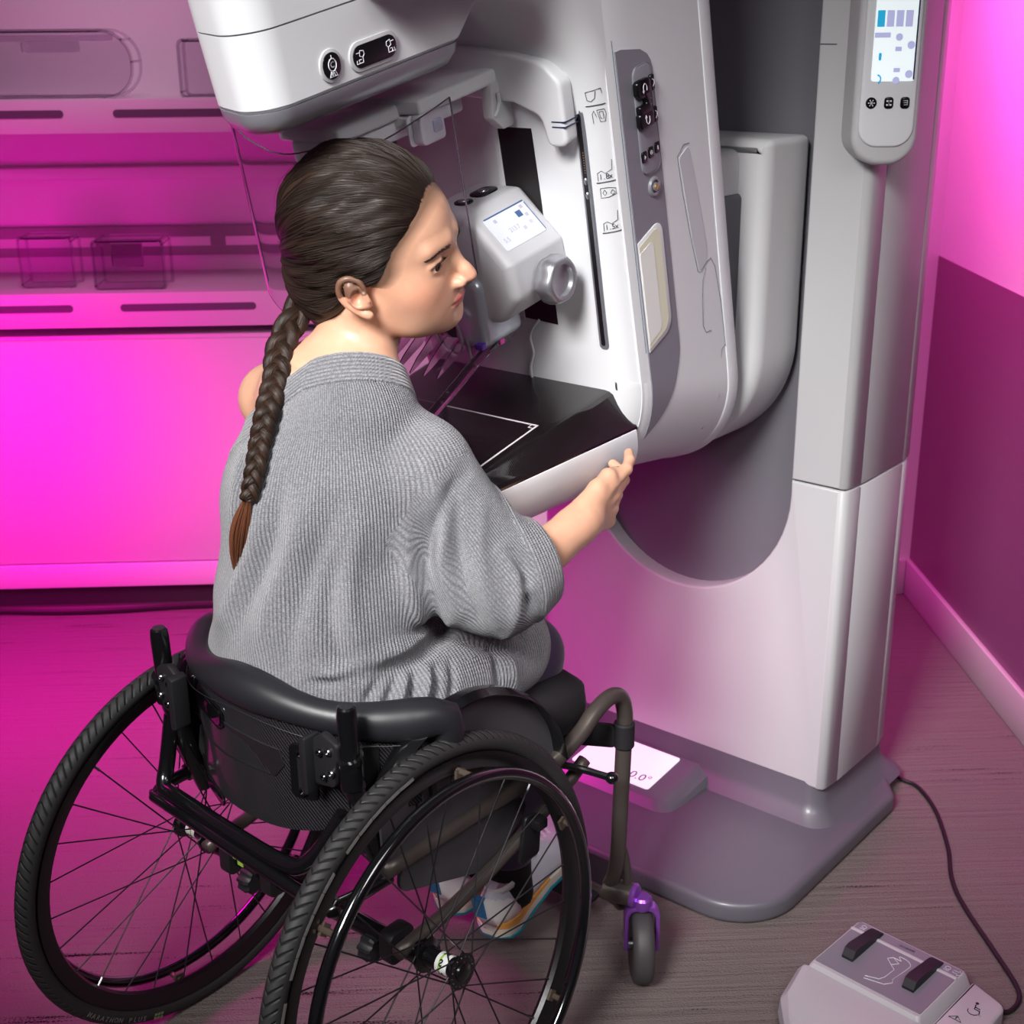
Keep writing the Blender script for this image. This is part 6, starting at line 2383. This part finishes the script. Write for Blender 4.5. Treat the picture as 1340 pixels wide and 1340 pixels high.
# pictogram up direction: away from heel
def pic(a, c): return PF_(cu - c, cv + a, T_)
mb.tube([pic(.0085 * math.cos(t), -.006 + .0085 * math.sin(t)) for t in np.linspace(-2.6, .3, 12) - .6], .0007, 5)
mb.tube([pic(-.004, .010), pic(-.001, .0), pic(.007, 0), pic(.010, -.009), pic(.013, -.008)], .0009, 5)
mb.tube([pic(-.003, .005), pic(.006, .004)], .0008, 5)
mb.lathe([(.0026, 0), (.0026, .0006)], pic(-.004, .0145), (0, 0, 1), 14)
tri_ = [(-.010, -.020), (.010, -.020), (0, -.004)]
mb.tube([PF_(cu + .030 - c * .6, cv + a - .012, T_) for a, c in tri_], .0007, 5, close=True)
mb.tube([PF_(cu + .030 + .004, cv - .012, T_), PF_(cu + .030 + .010, cv - .012, T_)], .0009, 5)
mb.build('wing_pictograms', M_black, wing)
# grey fields
mb = MB()
mb.slab(rrect(.0165, W2 / 2, .021, W2 - .010, .002), lambda u, v, d: PF_(u, v, d), .0495, .0515)
mb.slab(rrect(.088, W2 / 2, .108, W2 - .010, .002), lambda u, v, d: PF_(u, v, d), .0495, .0515)
gf = mb.build('grey_field', mat('pedal_grey', (118, 116, 126), .4), ped)
mb = MB(); mb.slab(rrect(.0305, W2 / 2, .006, W2 - .006, .001), lambda u, v, d: PF_(u, v, d), .050, .0535, .001, 1)
mb.build('ridge_bar', M_pedw, ped)
for pv in (W2 * .215, W2 * .765):
    mb = MB()
    hwp = .0098
    def pr_(u, h): return [PF_(u, pv - hwp, h), PF_(u, pv + hwp, h), PF_(u, pv + hwp, .050), PF_(u, pv - hwp, .050)]
    mb.loft([pr_(.012, .055), pr_(.024, .060), pr_(.088, .069), pr_(.099, .067), pr_(.107, .056)])
    mb.build('pedal', mat('pedal_black', (30, 27, 34), .55), ped, sharp=30)
mb = MB(); T_ = .0518
g = lambda pts, r=.0007, close=False: mb.tube([PF_(a, b_, T_) for a, b_ in pts], r, 4, close=close)
m0 = W2 / 2
# outline of the machine between the pedals
g([(q.x, q.y) for q in smooth_path([(.052, m0 + .010, 0), (.044, m0 + .002, 0), (.044, m0 + .016, 0), (.052, m0 + .026, 0), (.066, m0 + .026, 0)], 4)] + [(.100, m0 + .022), (.108, m0 + .026), (.120, m0 + .018), (.128, m0 - .012), (.122, m0 - .014), (.114, m0 + .006), (.104, m0 + .010), (.078, m0 + .012), (.070, m0 + .002), (.060, m0 - .010), (.052, m0 - .004)], close=True)
g([(.070, m0 + .002), (.060, m0 + .010), (.052, m0 - .004)])
for v0, sg in ((.014, 1), (W2 - .030, -1)):
    g([(.020, v0 + .014), (.020, v0 + .022), (.024, v0 + .022), (.017 - .004 * 0, v0 + .029), (.010, v0 + .022), (.014, v0 + .022), (.014, v0 + .014)], .0005, True)
    mb.tube([PF_(.015 + .004 * math.cos(t), v0 + .004 + .004 * math.sin(t) + (0 if sg > 0 else 0), T_) for t in np.linspace(0, 6.2, 12)], .0005, 4)
    g([(.020, v0), (.022, v0), (.022, v0 + .008), (.020, v0 + .008)], .0005)
mb.text('C-ARM', .0085, lambda x, y, z: PF_(.017 - y, m0 + x * 1.0, T_), .0002)
mb.build('pedal_print', mat('pedal_print_light', (196, 194, 204), .5), gf)

t = thing('pedal_cable', 'black cable running from the foot pedal to the machine base', 'cable', (.86, 2.0, 0))
mb = MB()
mb.tube(smooth_path([(.822, 1.714, .009), (.838, 1.718, .006), (.862, 1.742, .005), (.872, 1.78, .005), (.868, 1.875, .005), (.862, 1.99, .005), (.869, 2.07, .005), (.895, 2.165, .005), (.914, 2.29, .005), (.908, 2.38, .005), (.882, 2.415, .006), (.872, 2.47, .010)], 8), .0040, 8)
cb = mb.build('cord', mat('cord_black', (22, 18, 20), .5), t, sharp=0)
mb = MB(); mb.tube([(.785, 1.705, .016), (.800, 1.712, .013), (.822, 1.714, .010)], [.0085, .0085, .006], 10); mb.build('strain_relief', M_blkm, ped, sharp=0)
# ================================================================== LIGHT + CAMERA
def area(name, loc, target, size, power, col, sy=None, spread=180):
    l = bpy.data.lights.new(name, 'AREA'); l.energy = power; l.color = col
    l.shape = 'RECTANGLE'; l.size = size; l.size_y = sy or size; l.spread = R(spread)
    o = bpy.data.objects.new(name, l); link(o)
    o.location = loc
    d = Vector(target) - Vector(loc)
    o.rotation_euler = d.to_track_quat('-Z', 'Y').to_euler()
    return o


MAG = (1.0, 0.0, 0.55)
area('ceiling_key_lamp', (-1.05, -.5, 2.7), (0.02, 1.72, 0.90), .9, 10.5, (1.0, 0.985, 0.97), .9, 36)
area('added_fill_light', (0.9, 0.0, 2.3), (0.2, 1.9, 0.4), .8, 3.2, (1, .98, .98), .8, 60)  # added fill from the right to brighten shoes and wheels, not a room lamp
area('magenta_wash_left', (-1.45, 2.45, .75), (-1.0, 3.45, .45), .5, 6.5, MAG, .6, 120)
area('magenta_floor_left', (-1.5, 2.6, 1.5), (-.75, 2.75, .0), .4, 19, MAG, .5, 80)
area('magenta_wash_right', (0.80, 3.0, 1.9), (1.2, 2.9, 1.3), .3, 7, (1, .10, .6), .4, 110)
area('magenta_wash_column', (-1.3, 1.9, 1.0), (.42, 2.35, .35), .4, .35, MAG, .4, 40)
area('magenta_floor_right', (1.02, 2.95, 1.7), (1.08, 2.6, 0), .25, 1.9, MAG, .3, 75)
area('pale_wash_shelf', (-.6, 2.7, 2.5), (-.85, 3.6, 1.45), .4, 1.2, (1, .55, .82), .4, 55)

w = bpy.data.worlds.new('World'); bpy.context.scene.world = w
w.use_nodes = True
w.node_tree.nodes['Background'].inputs[0].default_value = (0.92, 0.93, 1.0, 1)
w.node_tree.nodes['Background'].inputs[1].default_value = 0.045

cam = bpy.data.cameras.new('camera'); co = bpy.data.objects.new('camera', cam); link(co)
cam.sensor_width = 36; cam.sensor_height = 36; cam.lens = 36 * 1800 / 1340.
TH = R(19.8); YAW = R(2.3); ROLL = R(0.5)
fwv = Vector((math.sin(YAW) * math.cos(TH), math.cos(YAW) * math.cos(TH), -math.sin(TH)))
upv = Vector((math.sin(YAW) * math.sin(TH), math.cos(YAW) * math.sin(TH), math.cos(TH)))
rtv = fwv.cross(upv)
u2 = upv * math.cos(ROLL) + rtv * math.sin(ROLL); r2 = rtv * math.cos(ROLL) - upv * math.sin(ROLL)
co.matrix_world = Matrix(((r2.x, u2.x, -fwv.x, 0), (r2.y, u2.y, -fwv.y, 0), (r2.z, u2.z, -fwv.z, 1.47), (0, 0, 0, 1)))
cam.clip_start = 0.05; cam.clip_end = 50
cam.dof.use_dof = True; cam.dof.focus_distance = 1.85; cam.dof.aperture_fstop = 9
sc = bpy.context.scene
sc.camera = co
sc.view_settings.view_transform = 'Standard'; sc.view_settings.look = 'None'
sc.view_settings.exposure = 0.0; sc.view_settings.gamma = 1.0
sc.view_settings.use_curve_mapping = False
